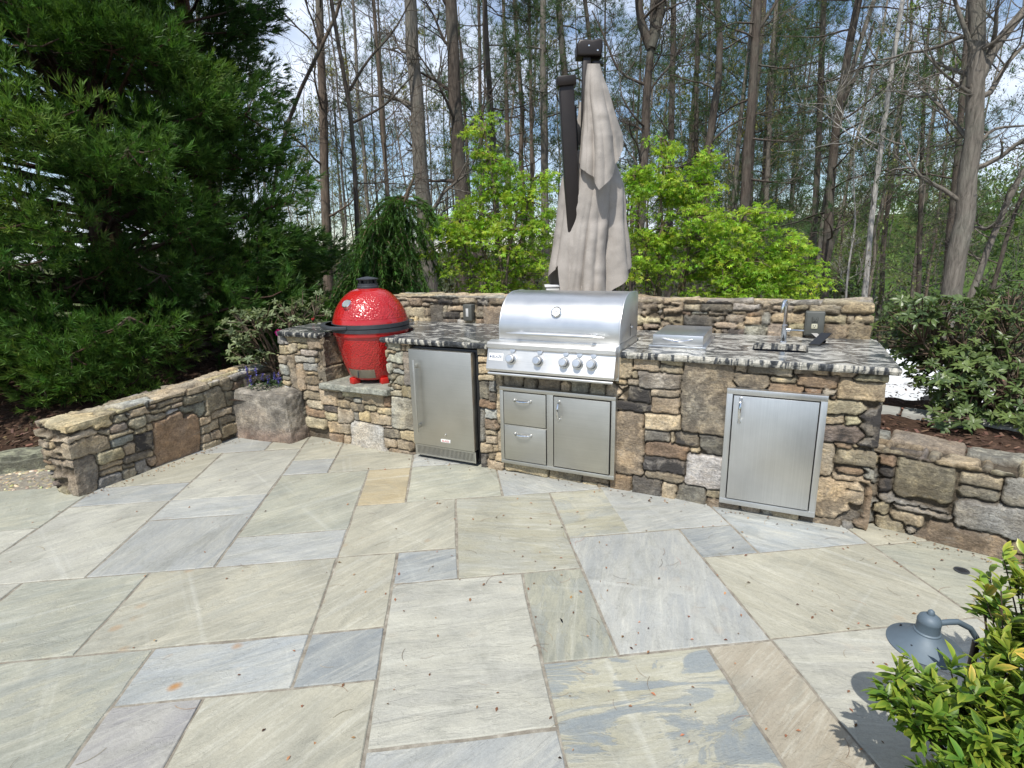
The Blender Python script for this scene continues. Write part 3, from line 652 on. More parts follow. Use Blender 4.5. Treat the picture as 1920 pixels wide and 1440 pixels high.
stonework('stone_facing', bw, [dict(o=(B0, TBK, .90), u=X, v=Z, w=B1-B0, h=BWZ-.90, n=nY, l=nX, r=X, t=Z),
    dict(o=(B0, TBK, BWZ), u=X, v=Yv, w=B1-B0, h=.30, n=Z, l=nX, r=X, b=nY, t=Yv),
    dict(o=(B1, TBK, .0), u=Yv, v=Z, w=.30, h=BWZ, n=X, l=nY, t=Z, r=Yv, res=.013), dict(o=(B0, TBK, .0), u=Yv, v=Z, w=.30, h=BWZ, n=nX, l=nY, t=Z, r=Yv, res=.013),
    dict(o=(B0, TBK+.30, -.4), u=X, v=Z, w=B1-B0, h=BWZ+.4, n=Yv, l=nX, r=X, t=Z, res=.03)], st_b, 41, .011)

# --- left wall
L0 = onz(150, 930); L1 = onz(440, 822); LD = (L1-L0).normalized(); LA = math.atan2(LD.y, LD.x); LN = Vector((LD.y, -LD.x, 0))
def Lp(x, y): q = onpl(x, y, L0, LN)-L0; return q.dot(LD), q.z
lw = thing('stone_wall', 'knee high fieldstone wall running back along the left edge of the patio, with a rust red dome shaped stone', 'wall', L0, LA)
def lmesh():
    lt = traced("""380,878,640,1000,Y;645,822,830,888,Y;835,772,1050,833,T;1055,720,1183,797,T;290,975,560,1050,T;565,960,615,980,T;645,893,720,945,B;725,858,840,910,T;845,845,888,872,B;893,822,1040,850,B;850,876,965,897,B;970,850,1035,875,T;1042,800,1150,855,B;
1155,765,1275,893,B;1187,735,1240,758,Y;1243,690,1325,778,B;943,878,1015,900,W;1020,845,1165,913,G;828,893,938,943,Y;728,918,823,973,T;625,945,718,1000,B;563,985,620,1015,T;385,1020,620,1128,T;625,1020,752,1075,G;615,988,755,1018,T;760,985,825,1000,Y;830,950,868,990,Y;
765,1003,868,1108,D;700,1052,763,1128,T;557,1090,695,1163,Y;870,900,1130,1150,R;700,1110,868,1158,B;830,1138,885,1165,R;765,1152,833,1210,G;565,1165,695,1195,T;560,1198,690,1230,T;695,1165,763,1190,B;690,1195,765,1240,T;545,1228,685,1295,G;345,1135,555,1340,B;
1125,925,1190,962,Y;1130,950,1240,998,T;1192,873,1320,910,T;1242,912,1330,950,B;1135,1003,1180,1050,T;1185,985,1245,1025,T;1250,952,1330,1000,B;1137,1052,1240,1085,T;1280,780,1335,868,B""", 0, 480, 3., Lp, .1)
    s = []
    for a, b_, c, d_, k in lt:
        if a < .06: a = -.02
        dp = (.16 if k in 'YB' else .12) if a < .06 else .085
        s.append((((a+b_)/2, dp-.02, (c+d_)/2), ((b_-a)/2, dp, (d_-c)/2), k))
    TH_ = .33; LEN = 3.0; HT = .475
    s += pack((1.36, 0, 0), X, Z, LEN-1.36, HT+.1, nY, .085, 51)
    s += pack((0, .09, 0), Yv, Z, TH_-.09, HT, nX, .07, 52, .075, .12, .12, .3, 'TYYB')
    s += pack((0, TH_, 0), X, Z, LEN, HT+.08, Yv, .06, 53)
    s += pack((0, 0, HT+.05), X, Yv, LEN, TH_, Z, .05, 54, .15, .2, .22, .5, 'TTYYWT')
    tilt = .035
    def prep(): pass
    o = stonework('stone_facing', lw, [dict(o=(0, 0, -.03), u=X, v=Z, w=LEN, h=HT+.05, n=nY, l=nX, t=Z), dict(o=(0, 0, -.03), u=Yv, v=Z, w=TH_, h=HT+.05, n=nX, l=nY, r=Yv, t=Z),
        dict(o=(0, TH_, -.03), u=X, v=Z, w=LEN, h=HT+.05, n=Yv, l=nX, t=Z, res=.02), dict(o=(0, 0, HT+.02), u=X, v=Yv, w=LEN, h=TH_, n=Z, b=nY, t=Yv, l=nX)], s, 61)
    # the wall climbs gently towards the back
    me = o.data; n = len(me.vertices); co = np.empty(n*3, np.float32); me.vertices.foreach_get('co', co); co = co.reshape(-1, 3)
    co[:, 2] += np.clip(co[:, 2]/.475, 0, 1.2)*(.0+.035*np.clip(co[:, 0], 0, 3)); me.vertices.foreach_set('co', co.ravel()); me.update()
lmesh()

# --- right wall
W0 = onz(1632, 985); W1 = onz(1920, 1060); WD = (W1-W0).normalized(); WA = math.atan2(WD.y, WD.x); WNv = Vector((WD.y, -WD.x, 0))
def Rp(x, y): q = onpl(x, y, W0, WNv)-W0; return q.dot(WD), q.z
rw = thing('stone_wall', 'low retaining wall of big flat brown stones at right, below the rhododendron', 'wall', W0, WA)
rt = traced("""270,765,508,853,D;225,755,268,805,B;512,805,778,915,T;785,848,845,900,T;850,852,1000,910,Y;230,838,335,898,R;218,893,315,945,D;215,950,292,1030,D;300,865,612,1095,B;622,935,870,1015,Y;782,900,940,960,T;622,1000,840,1075,B;848,945,990,1110,G;
607,1062,1000,1250,G;210,1040,600,1095,G;300,1100,598,1150,G;193,1075,282,1130,Y;288,1110,490,1195,T;190,1140,368,1210,Y;372,1180,425,1215,G;493,1150,595,1175,Y;430,1190,878,1325,B;884,1265,1000,1330,Y;868,1330,1000,1390,R;620,915,755,932,T""", 1560, 540, 2.6667, Rp, .1)
s = [(((a+b_)/2, .09, (c+d_)/2), ((b_-a)/2, .11, (d_-c)/2), k) for a, b_, c, d_, k in rt]
s += pack((.72, 0, 0), X, Z, 1.6, .5, nY, .1, 71, .07, .16, .14, .4, 'BBTGGY')
s += pack((-.3, 0, 0), X, Z, .3, .5, nY, .1, 73, .07, .16, .14, .4, 'BBTGGY')
s += pack((-.3, 0, .455), X, Yv, 2.7, .42, Z, .05, 72, .2, .25, .28, .55, 'GGTGB')
stonework('stone_facing', rw, [dict(o=(-.3, 0, -.03), u=X, v=Z, w=2.6, h=.485, n=nY, t=Z), dict(o=(-.3, 0, .455), u=X, v=Yv, w=2.6, h=.40, n=Z, b=nY)], s, 77, .0085, (.10, .082, .06), .008, .95)
# --- boulder
def boulder():
    p = [onz(440, 820), onz(545, 833), onz(583, 817)]
    a, b_, c = p[0], p[1], p[2]; d = a+(c-b_)*1.6; c2 = b_+(c-b_)*1.6
    t = thing('boulder', 'squat grey boulder with a flat top standing between the left wall and the kitchen', 'boulder', (a+c2)/2)
    bm = B(); H_ = .43
    q = [(a, H_, (.02, .02)), (b_, H_-.015, (-.03, .03)), (c2, H_-.01, (-.03, -.02)), (d, H_, (.03, -.02))]
    lo = [bm.verts.new(Vector((v.x, v.y, -.02))) for v, _, _ in q]; hi = [bm.verts.new(Vector((v.x+o[0], v.y+o[1], h))) for v, h, o in q]
    bm.faces.new(lo); bm.faces.new(hi)
    for i in range(4): bm.faces.new((lo[i], lo[(i+1) % 4], hi[(i+1) % 4], hi[i]))
    bmesh.ops.bevel(bm, geom=list(bm.edges), offset=.018, segments=1, affect='EDGES')
    bmesh.ops.subdivide_edges(bm, edges=bm.edges, cuts=6, use_grid_fill=True); bmesh.ops.subdivide_edges(bm, edges=bm.edges, cuts=3, use_grid_fill=True)
    bmesh.ops.recalc_face_normals(bm, faces=bm.faces); bm.normal_update()
    P = np.array([v.co for v in bm.verts]); N = np.array([v.normal for v in bm.verts]); dsp = .014*fbm(P, 4.5, 5, 2)+.016*np.round(fbm(P, 5, 7, 2)*4)/4+.010*fbm(P, 24, 6, 4)
    for v, k, n_ in zip(bm.verts, dsp, N): v.co += Vector(n_)*float(k)-Vector((0, 0, 0))
    loc = t.location
    for v in bm.verts: v.co -= loc
    o = fin(bm, 'stone_block', None, t, 80); P2 = P
    n = len(P); f = fbm(P, 9, 91, 4)[:, None]; g = ss(.1, .5, vn(P, 5, 4))[:, None]
    cc = np.array([.30, .275, .235])*(1+.7*f)*(1-g*.6)+np.array([.40, .34, .27])*g*.6; lowr = (ss(.16, .03, P[:, 2])*.5)[:, None]; cc = cc*(1-lowr)+np.array([.32, .20, .15])*lowr
    a_ = o.data.attributes.new('Col', 'FLOAT_COLOR', 'POINT'); a_.data.foreach_set('color', np.c_[cc, np.ones(n)].astype(np.float32).ravel())
    s_ = o.data.attributes.new('stain', 'FLOAT', 'POINT'); s_.data.foreach_set('value', np.full(n, .3, np.float32)); o.data.materials.append(MAT['stone'])
boulder()
def rockslab():
    c = onz(35, 862, .05); t = thing('stepping_stone', 'long mossy grey rock lying on the mulch beside the end of the left wall', 'rock', (c.x, c.y, 0))
    bm = B(); bmesh.ops.create_cube(bm, size=1); bmesh.ops.bevel(bm, geom=list(bm.edges), offset=.12, segments=2, affect='EDGES'); bmesh.ops.subdivide_edges(bm, edges=bm.edges, cuts=5, use_grid_fill=True)
    ca, sa = math.cos(R(28)), math.sin(R(28))
    for v in bm.verts:
        x, y, z = v.co.x*.62, v.co.y*.30, v.co.z*.17+.03; d = mnoise.noise(Vector((x*6, y*6, z*8)))*.035+mnoise.noise(Vector((x*20, y*20, z*24)))*.012
        v.co = Vector((x*ca-y*sa, x*sa+y*ca, z+d))
    o = fin(bm, 'rock_body', None, t, 60); n = len(o.data.vertices); a_ = o.data.attributes.new('Col', 'FLOAT_COLOR', 'POINT')
    a_.data.foreach_set('color', np.tile([.33, .34, .25, 1], n).astype(np.float32)); s_ = o.data.attributes.new('stain', 'FLOAT', 'POINT'); s_.data.foreach_set('value', np.full(n, .6, np.float32)); o.data.materials.append(MAT['stone'])
rockslab()

# ================================================================== APPLIANCES
def text_mesh(name, body, size, m, parent, fn, depth=.0008, bold=0.):
    cu_ = bpy.data.curves.new(name, 'FONT'); cu_.body = body; cu_.size = size; cu_.extrude = depth; cu_.align_x = 'CENTER'; cu_.align_y = 'CENTER'; cu_.offset = bold
    tmp = bpy.data.objects.new(name, cu_); COL.objects.link(tmp); dg = bpy.context.evaluated_depsgraph_get(); dg.update()
    me = bpy.data.meshes.new_from_object(tmp.evaluated_get(dg)); bpy.data.objects.remove(tmp); bpy.data.curves.remove(cu_)
    sh_ = shift_of(parent)
    for v in me.vertices: v.co = fn(v.co.x, v.co.y, v.co.z)-sh_
    me.materials.clear(); return link(name, me, m, parent)
def pull(bm, pts, r, n=12): return a_tube(bm, pts, r, n)

def fridge():
    t = kthing('outdoor_fridge', 'undercounter steel fridge with a black cabinet, long bar handle and vented toe grille', 'fridge', 1.61, .3, 0)
    x0, x1 = 1.325, 1.895
    fin(a_box(B(), x0, x1, .02, .62, .02, .885, .004), 'cabinet', MAT['black'], t)
    d = fin(a_box(B(), x0+.004, x1-.022, -.050, .012, .125, .872, .005), 'door', MAT['dull'], t)
    bm = B(); hx = x0+.075
    a_box(bm, hx-.011, hx+.011, -.098, -.086, .235, .80, .004); a_box(bm, hx-.009, hx+.009, -.088, -.049, .735, .765, .003); a_box(bm, hx-.009, hx+.009, -.088, -.049, .265, .295, .003)
    fin(bm, 'handle', MAT['dull'], d)
    bm = B(); a_box(bm, x0+.004, x1-.022, -.028, .0, .03, .118)
    g = fin(bm, 'toe_grille', MAT['black'], t)
    bm = B(); n = 44
    for i in range(n):
        cx = x0+.022+(x1-x0-.066)*i/(n-1); a_box(bm, cx-.0034, cx+.0034, -.033, -.0275, .042, .106)
    a_box(bm, x0+.004, x1-.022, -.034, -.0275, .030, .042); a_box(bm, x0+.004, x1-.022, -.034, -.0275, .106, .118)
    a_box(bm, x0+.004, x0+.018, -.034, -.0275, .042, .106); a_box(bm, x1-.036, x1-.022, -.034, -.0275, .042, .106)
    fin(bm, 'slats', MAT['dull'], g)
    bx = x0+.30
    bd = fin(a_box(B(), bx-.042, bx+.042, -.0535, -.0495, .168, .192, .001), 'badge', MAT['face'], d)
    fin(a_lathe(B(), [(0, .006), (.007, .005), (.008, 0)], (bx, -.0515, .228), (0, -1, 0), 14), 'lock', MAT['chrome'], d)
fridge()
for o in list(bpy.data.objects):   # lettering on the fridge badge
    if o.name.startswith('badge'):
        pass

def access_frame(t, x0, x1, z0, z1, m, fw=.028, y=-.052):
    bm = B()
    a_box(bm, x0, x1, y, .0, z0, z0+fw, .003); a_box(bm, x0, x1, y, .0, z1-fw, z1, .003)
    a_box(bm, x0, x0+fw, y+.0008, .0, z0+fw-.002, z1-fw+.002, .003); a_box(bm, x1-fw, x1, y+.0008, .0, z0+fw-.002, z1-fw+.002, .003)
    return bm
def bow_handle(c, half, vertical, y0):
    pts = []
    for i in range(13):
        a = -1+2*i/12; out = .032*(1-a*a)**.5 if abs(a) < 1 else 0
        pts.append((c[0]+(0 if vertical else a*half), y0-out-.002, c[1]+(a*half if vertical else 0)))
    rr = [.0045+.004*(1-(abs(-1+2*i/12))**2) for i in range(13)]
    bm = a_tube(B(), pts, rr, 10)
    for e in (-1, 1):
        p = (c[0]+(0 if vertical else e*half), y0, c[1]+(e*half if vertical else 0)); a_lathe(bm, [(.010, -.001), (.010, .004), (.006, .010), (0, .012)], p, (0, -1, 0), 12)
    return bm
def drawers():
    t = kthing('drawer_cabinet', 'satin steel cabinet below the gas grill with two drawers and one door', 'cabinet', 2.51, 0, .08)
    x0, x1, z0, z1 = 2.095, 2.93, .082, .652; y = -.052
    bm = access_frame(t, x0, x1, z0, z1, None); a_box(bm, 2.452, 2.50, y+.0016, .0, z0+.026, z1-.026, .002); a_box(bm, x0+.026, 2.454, y+.003, .0, .372, .378)
    fin(bm, 'frame', MAT['dull'], t)
    fin(a_box(B(), x0+.02, x1-.02, -.030, -.002, z0+.02, z1-.02), 'inner_box', MAT['black'], t)
    for a, b in ((.384, z1-.034), (z0+.034, .372)):
        d = fin(a_box(B(), x0+.034, 2.447, y-.004, -.034, a, b, .0025), 'drawer', MAT['dull'], t)
        fin(bow_handle((2.275, b-.055), .062, False, y-.004), 'handle', MAT['chrome'], d)
    d = fin(a_box(B(), 2.507, x1-.036, y-.004, -.034, z0+.036, z1-.036, .0025), 'door', MAT['dull'], t)
    fin(bow_handle((2.545, z1-.13), .062, True, y-.004), 'handle', MAT['chrome'], d)
drawers()
def accessdoor():
    t = kthing('access_door', 'bright brushed steel cabinet door at the right end of the kitchen base, one upright handle', 'cabinet door', 3.845, 0, .05)
    x0, x1, z0, z1 = 3.587, 4.103, .05, .772
    fin(access_frame(t, x0, x1, z0, z1, None, .034), 'frame', MAT['steelv'], t)
    fin(a_box(B(), x0+.02, x1-.02, -.030, -.002, z0+.02, z1-.02), 'inner_box', MAT['black'], t)
    d = fin(a_box(B(), x0+.040, x1-.040, -.056, -.034, z0+.040, z1-.040, .0025), 'door', MAT['steelv'], t)
    fin(bow_handle((x0+.078, z1-.125), .07, True, -.056), 'handle', MAT['chrome'], d)
accessdoor()

def gasgrill():
    t = kthing('gas_grill', 'large built in steel gas grill with domed hood, dial and five knobs', 'gas grill', 2.51, .2, .75)
    x0, x1 = 2.085, 2.938
    # hood: curved shell between two side plates
    prof = [(-.012, .985), (-.014, 1.05), (-.004, 1.11), (.022, 1.17), (.062, 1.222), (.115, 1.262), (.175, 1.284), (.24, 1.291), (.38, 1.288), (.43, 1.27), (.445, 1.22), (.445, .985)]
    P = []
    for i in range(len(prof)-1):   # smooth curve
        p0, p1, p2, p3 = prof[max(i-1, 0)], prof[i], prof[i+1], prof[min(i+2, len(prof)-1)]
        for k in range(5):
            u = k/5; P.append(tuple(.5*(2*p1[j]+(p2[j]-p0[j])*u+(2*p0[j]-5*p1[j]+4*p2[j]-p3[j])*u*u+(3*p1[j]-p0[j]-3*p2[j]+p3[j])*u**3) for j in (0, 1)))
    P.append(prof[-1])
    bm = B(); lo = [bm.verts.new((x0+.010, a, b)) for a, b in P]; hi = [bm.verts.new((x1-.010, a, b)) for a, b in P]
    for i in range(len(P)-1): bm.faces.new((lo[i], hi[i], hi[i+1], lo[i+1]))
    hood = fin(bm, 'hood', MAT['steel'], t, 60)
    for xa in (x0, x1-.012):
        bm = B(); a_prism(bm, [(a, b) for a, b in P], lambda a, b, d: Vector((d, (a-.215)*1.012+.215, (b-.985)*1.01+.985)), xa, xa+.012, .003, 2)
        fin(bm, 'side_plate', MAT['steelv'], hood)
    # handle bar, tapered ends
    bm = B(); xs = np.linspace(x0+.085, x1-.085, 15); pts = []; rr = []
    for i, x in enumerate(xs):
        e = 1-abs(-1+2*i/14); pts.append((x, -.072, 1.033)); rr.append(.004+.013*min(1, e*3.2))
    a_tube(bm, pts, rr, 14); a_box(bm, x0+.15, x0+.175, -.068, -.012, 1.022, 1.040, .003); a_box(bm, x1-.175, x1-.15, -.068, -.012, 1.022, 1.040, .003)
    fin(bm, 'hood_handle', MAT['steel'], hood)
    # dial
    c = Vector((2.500, .020, 1.172)); ax = Vector((0, -.86, .5)); bm = a_lathe(B(), [(.037, -.012), (.037, .010), (.033, .014), (.030, .012), (.030, .010), (0, .010)], c, ax, 32)
    g = fin(bm, 'thermometer', MAT['chrome'], hood)
    fin(a_lathe(B(), [(.0295, .0101), (.0295, .0112), (0, .0112)], c, ax, 32), 'dial', MAT['face'], hood)
    bm = B(); fx, fy, fz = frame_of(ax)
    dirn = Vector((.7, -.3, .62)).normalized(); dirn = (dirn-fz*dirn.dot(fz)).normalized(); sd = fz.cross(dirn)
    q = c+fz*.0125
    for a, b, w, hgt in ((-.010, .022, .0016, .001),):
        vs = [bm.verts.new(q+dirn*a-sd*w+fz*k) for k in (0, hgt)]+[bm.verts.new(q+dirn*a+sd*w+fz*k) for k in (0, hgt)]+[bm.verts.new(q+dirn*b+fz*k) for k in (0, hgt)]
        bm.faces.new((vs[1], vs[3], vs[5])); bm.faces.new((vs[0], vs[2], vs[4]))
    for i in range(12):
        a = R(-60+i*300/11-90); p = q+fx*(.024*math.cos(a))+fy*(.024*math.sin(a)); a_lathe(bm, [(.0012, -.001), (.0012, .0006), (0, .0006)], p, fz, 6)
    fin(bm, 'needle', MAT['ink'], hood, 0)
    fin(a_lathe(B(), [(.007, 0), (.007, .006), (0, .008)], (x1, .30, 1.055), (1, 0, 0), 14), 'pivot_bolt', MAT['chrome'], hood)
    fin(a_box(B(), x1-.001, x1+.0012, .243, .249, 1.0, 1.085), 'slot', MAT['black'], hood, 0)
    # firebox and control panel
    bm = B(); a_box(bm, x0+.0, x1-.0, -.02, .45, .75, .984, .003); fin(bm, 'firebox', MAT['steel'], t)
    pan = [(-.03, .978), (-.092, .972), (-.102, .960), (-.102, .935), (-.092, .925), (-.088, .925), (-.128, .792), (-.118, .775), (-.02, .775), (-.02, .978)]
    xp0, xp1 = 2.035, 2.935
    bm = B(); a_prism(bm, pan, lambda a, b, d: Vector((d, a, b)), xp0, xp1, .003, 2); pnl = fin(bm, 'control_panel', m_steel('panel_steel', (.74, .73, .71), .52, 0), t, 30)
    fin(a_tube(B(), [(xp0+.01, -.112, .757), (xp1-.01, -.112, .757)], .010, 12), 'drip_rail', MAT['steel'], t)
    fin(a_box(B(), xp0+.012, xp1-.012, -.105, -.02, .762, .774), 'shadow_gap', MAT['black'], t)
    nrm = Vector((0, -.133, .040)).normalized(); upv = Vector((0, .040, .133)).normalized()
    def onp(x, z, o=0): k = (z-.792)/(.925-.792); return Vector((x, -.128+.040*k, z))+nrm*o
    for kx in (2.222, 2.42, 2.602, 2.694, 2.787):
        c = onp(kx, .863)
        k_ = fin(a_lathe(B(), [(.037, -.001), (.037, .006), (.031, .012), (.027, .012), (.027, .032), (.025, .046), (.022, .049), (0, .050)], c, nrm, 28), 'knob', MAT['steel'], pnl)
        fin(a_lathe(B(), [(.0277, .0135), (.0277, .0265), (.0272, .0265)], c, nrm, 28), 'knob_ring', MAT['iron'], k_)
        bm = B(); a_lathe(bm, [(.019, 0), (.019, .002), (.0, .004)], (kx+.006, -.094, .924), (0, -1, .3), 16)
        fin(bm, 'bezel', MAT['steel'], pnl)
    c = onp(2.105, .872); W_ = .054; H_ = .025; bm = B()
    vs = [bm.verts.new(c+Vector((a*W_, 0, 0))+upv*(b*H_)+nrm*o) for o in (-.001, .0012) for a, b in ((-1, -1), (1, -1), (1, 1), (-1, 1))]
    for f in ((0, 1, 2, 3), (4, 5, 6, 7), (0, 1, 5, 4), (1, 2, 6, 5), (2, 3, 7, 6), (3, 0, 4, 7)): bm.faces.new([vs[i] for i in f])
    pl = fin(bm, 'name_plate', MAT['face'], pnl, 0)
    text_mesh('lettering', 'BLAZE', .026, MAT['ink'], pl, lambda x, y, z: c+Vector((x+.008, 0, 0))+upv*y+nrm*(z+.0022))
    bm = B(); a_lathe(bm, [(.0075, .0012), (.0075, .0024), (0, .0024)], c+Vector((-.041, 0, 0)), nrm, 12); fin(bm, 'emblem', MAT['ink'], pl, 0)
gasgrill()
fr = bpy.data.objects['badge']
text_mesh('lettering', 'BLAZE', .021, MAT['redink'], fr.parent, lambda x, y, z: Vector((1.625+x, -.0540-z, .180+y)), .0004)

def kamado():
    s, tt = KC; z0 = LEDGE
    t = kthing('kamado_grill', 'glossy red egg shaped ceramic grill with dark grey bands standing in the niche', 'kamado grill', s, tt, z0)
    c = (s, tt, z0); S = 1.0
    def lathe_att(name, prof, m, par, dim, n=72):
        o = fin(a_lathe(B(), prof, c, (0, 0, 1), n), name, m, par, 50); me = o.data
        a = me.attributes.new('dimple', 'FLOAT', 'POINT'); a.data.foreach_set('value', np.array([dim(v.co.z) for v in me.vertices], np.float32)); return o
    def cat(pts, k=5):
        P = []
        for i in range(len(pts)-1):
            p0, p1, p2, p3 = pts[max(i-1, 0)], pts[i], pts[i+1], pts[min(i+2, len(pts)-1)]
            for q in range(k):
                u = q/k; P.append(tuple(.5*(2*p1[j]+(p2[j]-p0[j])*u+(2*p0[j]-5*p1[j]+4*p2[j]-p3[j])*u*u+(3*p1[j]-p0[j]-3*p2[j]+p3[j])*u**3) for j in (0, 1)))
        P.append(pts[-1]); return P
    base = cat([(.170, .030), (.205, .040), (.232, .09), (.262, .18), (.287, .28), (.302, .36), (.309, .395), (.322, .402), (.324, .445)])
    body = lathe_att('body', [(0, .03)]+base, MAT['red'], t, lambda z: 1. if .06 < z < .385 else 0.)
    dome = cat([(.324, .486), (.322, .51), (.312, .545), (.283, .615), (.228, .69), (.160, .745), (.105, .765), (.085, .77)])
    lid = lathe_att('lid', dome+[(0, .77)], MAT['red'], t, lambda z: 1. if .545 < z < .735 else 0.)
    bm = B(); a_lathe(bm, [(.318, .432), (.331, .434), (.331, .463), (.318, .464)], c, n=72); fin(bm, 'lower_band', MAT['iron'], t, 30)
    bm = B(); a_lathe(bm, [(.318, .468), (.331, .469), (.331, .500), (.318, .501)], c, n=72); fin(bm, 'upper_band', MAT['iron'], t, 30)
    fin(a_lathe(B(), [(.312, .455), (.314, .480)], c, n=72), 'gasket', MAT['rubber'], t)
    # top vent
    bm = B(); a_lathe(bm, [(.090, .765), (.092, .785), (.086, .790), (.086, .806), (.078, .808), (0, .808)], c, n=40); v = fin(bm, 'top_vent', MAT['iron'], t)
    bm = B()
    for i in range(6):
        a = R(60*i+15); p = (c[0]+.072*math.cos(a), c[1]+.072*math.sin(a), c[2]); a_tube(bm, [(p[0], p[1], c[2]+.805), (p[0], p[1], c[2]+.848)], .013, 8)
    a_lathe(bm, [(.058, .806), (.058, .848)], c, n=32); fin(bm, 'vent_cage', MAT['black'], v)
    fin(a_lathe(B(), [(.0, .838), (.092, .838), (.094, .846), (.05, .856), (.012, .862), (0, .864)], c, n=40), 'vent_cap', MAT['iron'], v)
    # thermometer on the lid (front left)
    az = R(-92); d = Vector((math.cos(az), math.sin(az), 0)); p = Vector(c)+d*.262+Vector((0, 0, .655)); ax = (d*.70+Vector((0, 0, .71))).normalized()
    fin(a_lathe(B(), [(.040, -.02), (.042, .016), (.037, .022), (.034, .018), (0, .018)], p, ax, 30), 'thermometer', MAT['chrome'], lid)
    fin(a_lathe(B(), [(.0335, .0181), (.0335, .0190), (0, .0190)], p, ax, 30), 'dial', m_plain('pale_dial', (.22, .25, .24), .4), lid)
    # lift handle: flat curved bar out to the left front
    bm = B(); az0 = R(-150); n = 16
    for zz, hh in ((.458, .012),):
        pass
    ringpts = []
    ho = []
    for i in range(n+1):
        a = R(-176)+R(90)*i/n; e = math.sin(math.pi*i/n); r_o = .338+.085*min(1, e*1.5)**1.2
        ho.append((c[0]+r_o*math.cos(a), c[1]+r_o*math.sin(a)))
    hi_ = []
    for i in range(n, -1, -1):
        a = R(-176)+R(90)*i/n; e = math.sin(math.pi*i/n); r_i = .330+.045*min(1, e*1.5)**1.4
        hi_.append((c[0]+r_i*math.cos(a), c[1]+r_i*math.sin(a)))
    a_prism(bm, ho+hi_, lambda a, b, dd: Vector((a, b, dd)), z0+.466, z0+.494, .006, 2)
    fin(bm, 'lid_handle', MAT['iron'], t)
    # hinge at the back right
    bm = B(); a_box(bm, c[0]+.22, c[0]+.26, c[1]+.20, c[1]+.28, z0+.44, z0+.495, .008); a_tube(bm, [(c[0]+.262, c[1]+.17, z0+.47), (c[0]+.20, c[1]+.29, z0+.47)], .010, 10)
    fin(bm, 'hinge', MAT['chrome'], t)
    # draft door plate follows the belly, facing front left
    bm = B(); a0, a1 = R(-108), R(-50); rows = []
    for j in range(7):
        zz = .055+.078*j/6; rad = np.interp(zz, [p_[1] for p_ in base], [p_[0] for p_ in base])+.005; row = []
        for i in range(15):
            a = a0+(a1-a0)*i/14-(.05*j/6 if i == 0 else 0)+(-.07*(1-j/6)*0); sk = .03*(j/6-.5)*(1 if i > 7 else -1)
            row.append(bm.verts.new((c[0]+rad*math.cos(a+sk*-1), c[1]+rad*math.sin(a+sk*-1), z0+zz)))
        rows.append(row)
    for j in range(6):
        for i in range(14): bm.faces.new((rows[j][i], rows[j][i+1], rows[j+1][i+1], rows[j+1][i]))
    bmesh.ops.solidify(bm, geom=list(bm.faces), thickness=.004)
    dd = fin(bm, 'draft_door', m_steel('door_metal', (.62, .58, .50), .42, 0), t)
    bm = B(); a = R(-82); d = Vector((math.cos(a), math.sin(a), 0)); sd = Vector((-d.y, d.x, 0)); p = Vector(c)+d*.252+Vector((0, 0, .093))
    for k, (o, w) in enumerate(((-.016, .006), (0, .007), (.014, .006))):
        q = p+Vector((0, 0, o)); vs = [bm.verts.new(q+sd*x_+Vector((0, 0, y_))+d*.004) for x_, y_ in ((-w, -.007), (w, -.009), (w*.6, .008), (-w*.8, .006))]; bm.faces.new(vs)
    a_box(bm, p.x-.004, p.x+.004, p.y-.010, p.y-.004, p.z-.028, p.z+.028)
    fin(bm, 'emblem', MAT['iron'], dd, 0)
    for a in (-30, -108, -175, 120, 45):
        a = R(a); p = Vector(c)+Vector((math.cos(a), math.sin(a), 0))*.205; bm = B(); a_box(bm, -.035, .035, -.033, .033, 0, .050, .006)
        ca, sa = math.cos(a), math.sin(a)
        for v_ in bm.verts: v_.co = Vector((p.x+v_.co.x*ca-v_.co.y*sa, p.y+v_.co.x*sa+v_.co.y*ca, z0+v_.co.z))
        fin(bm, 'foot', MAT['feet'], t)
kamado()

def burner():
    t = kthing('side_burner', 'square steel side burner with flat lid on the granite right of the gas grill', 'side burner', 3.26, .44, CTZ)
    fin(a_box(B(), 3.075, 3.43, .185, .70, CTZ, CTZ+.016, .003), 'tray', MAT['steel'], t)
    l = fin(a_box(B(), 3.095, 3.41, .205, .685, CTZ+.017, CTZ+.082, .005), 'lid', MAT['steel'], t)
    pts = [(3.16+.185*i/10, .200-.020*math.sin(math.pi*i/10), CTZ+.058-.012*math.sin(math.pi*i/10)) for i in range(11)]
    fin(a_tube(B(), pts, .005, 8), 'handle', MAT['chrome'], l)
burner()
def sink():
    t = kthing('bar_sink', 'small dark undermount bar sink sunk in the granite near the right end', 'sink', 3.85, .44, .76)
    x0, x1, y0, y1 = sk[0]-.008, sk[1]+.008, sk[2]-.008, sk[3]+.008; bm = B(); zt = ZT-.001
    ins = .02; zb = .76
    o = [bm.verts.new((a, b, zt)) for a, b in ((x0, y0), (x1, y0), (x1, y1), (x0, y1))]; i_ = [bm.verts.new((a, b, zb)) for a, b in ((x0+ins, y0+ins), (x1-ins, y0+ins), (x1-ins, y1-ins), (x0+ins, y1-ins))]
    for k in range(4): bm.faces.new((o[k], o[(k+1) % 4], i_[(k+1) % 4], i_[k]))
    bm.faces.new(i_); bmesh.ops.solidify(bm, geom=list(bm.faces), thickness=.002)
    fin(bm, 'basin', m_plain('dark_basin', (.03, .032, .045), .35, .4), t, 20)
    fin(a_lathe(B(), [(.03, 0), (.03, .004), (.018, .003), (0, .001)], (3.85, .44, zb+.002), n=20), 'drain', MAT['chrome'], t)
sink()
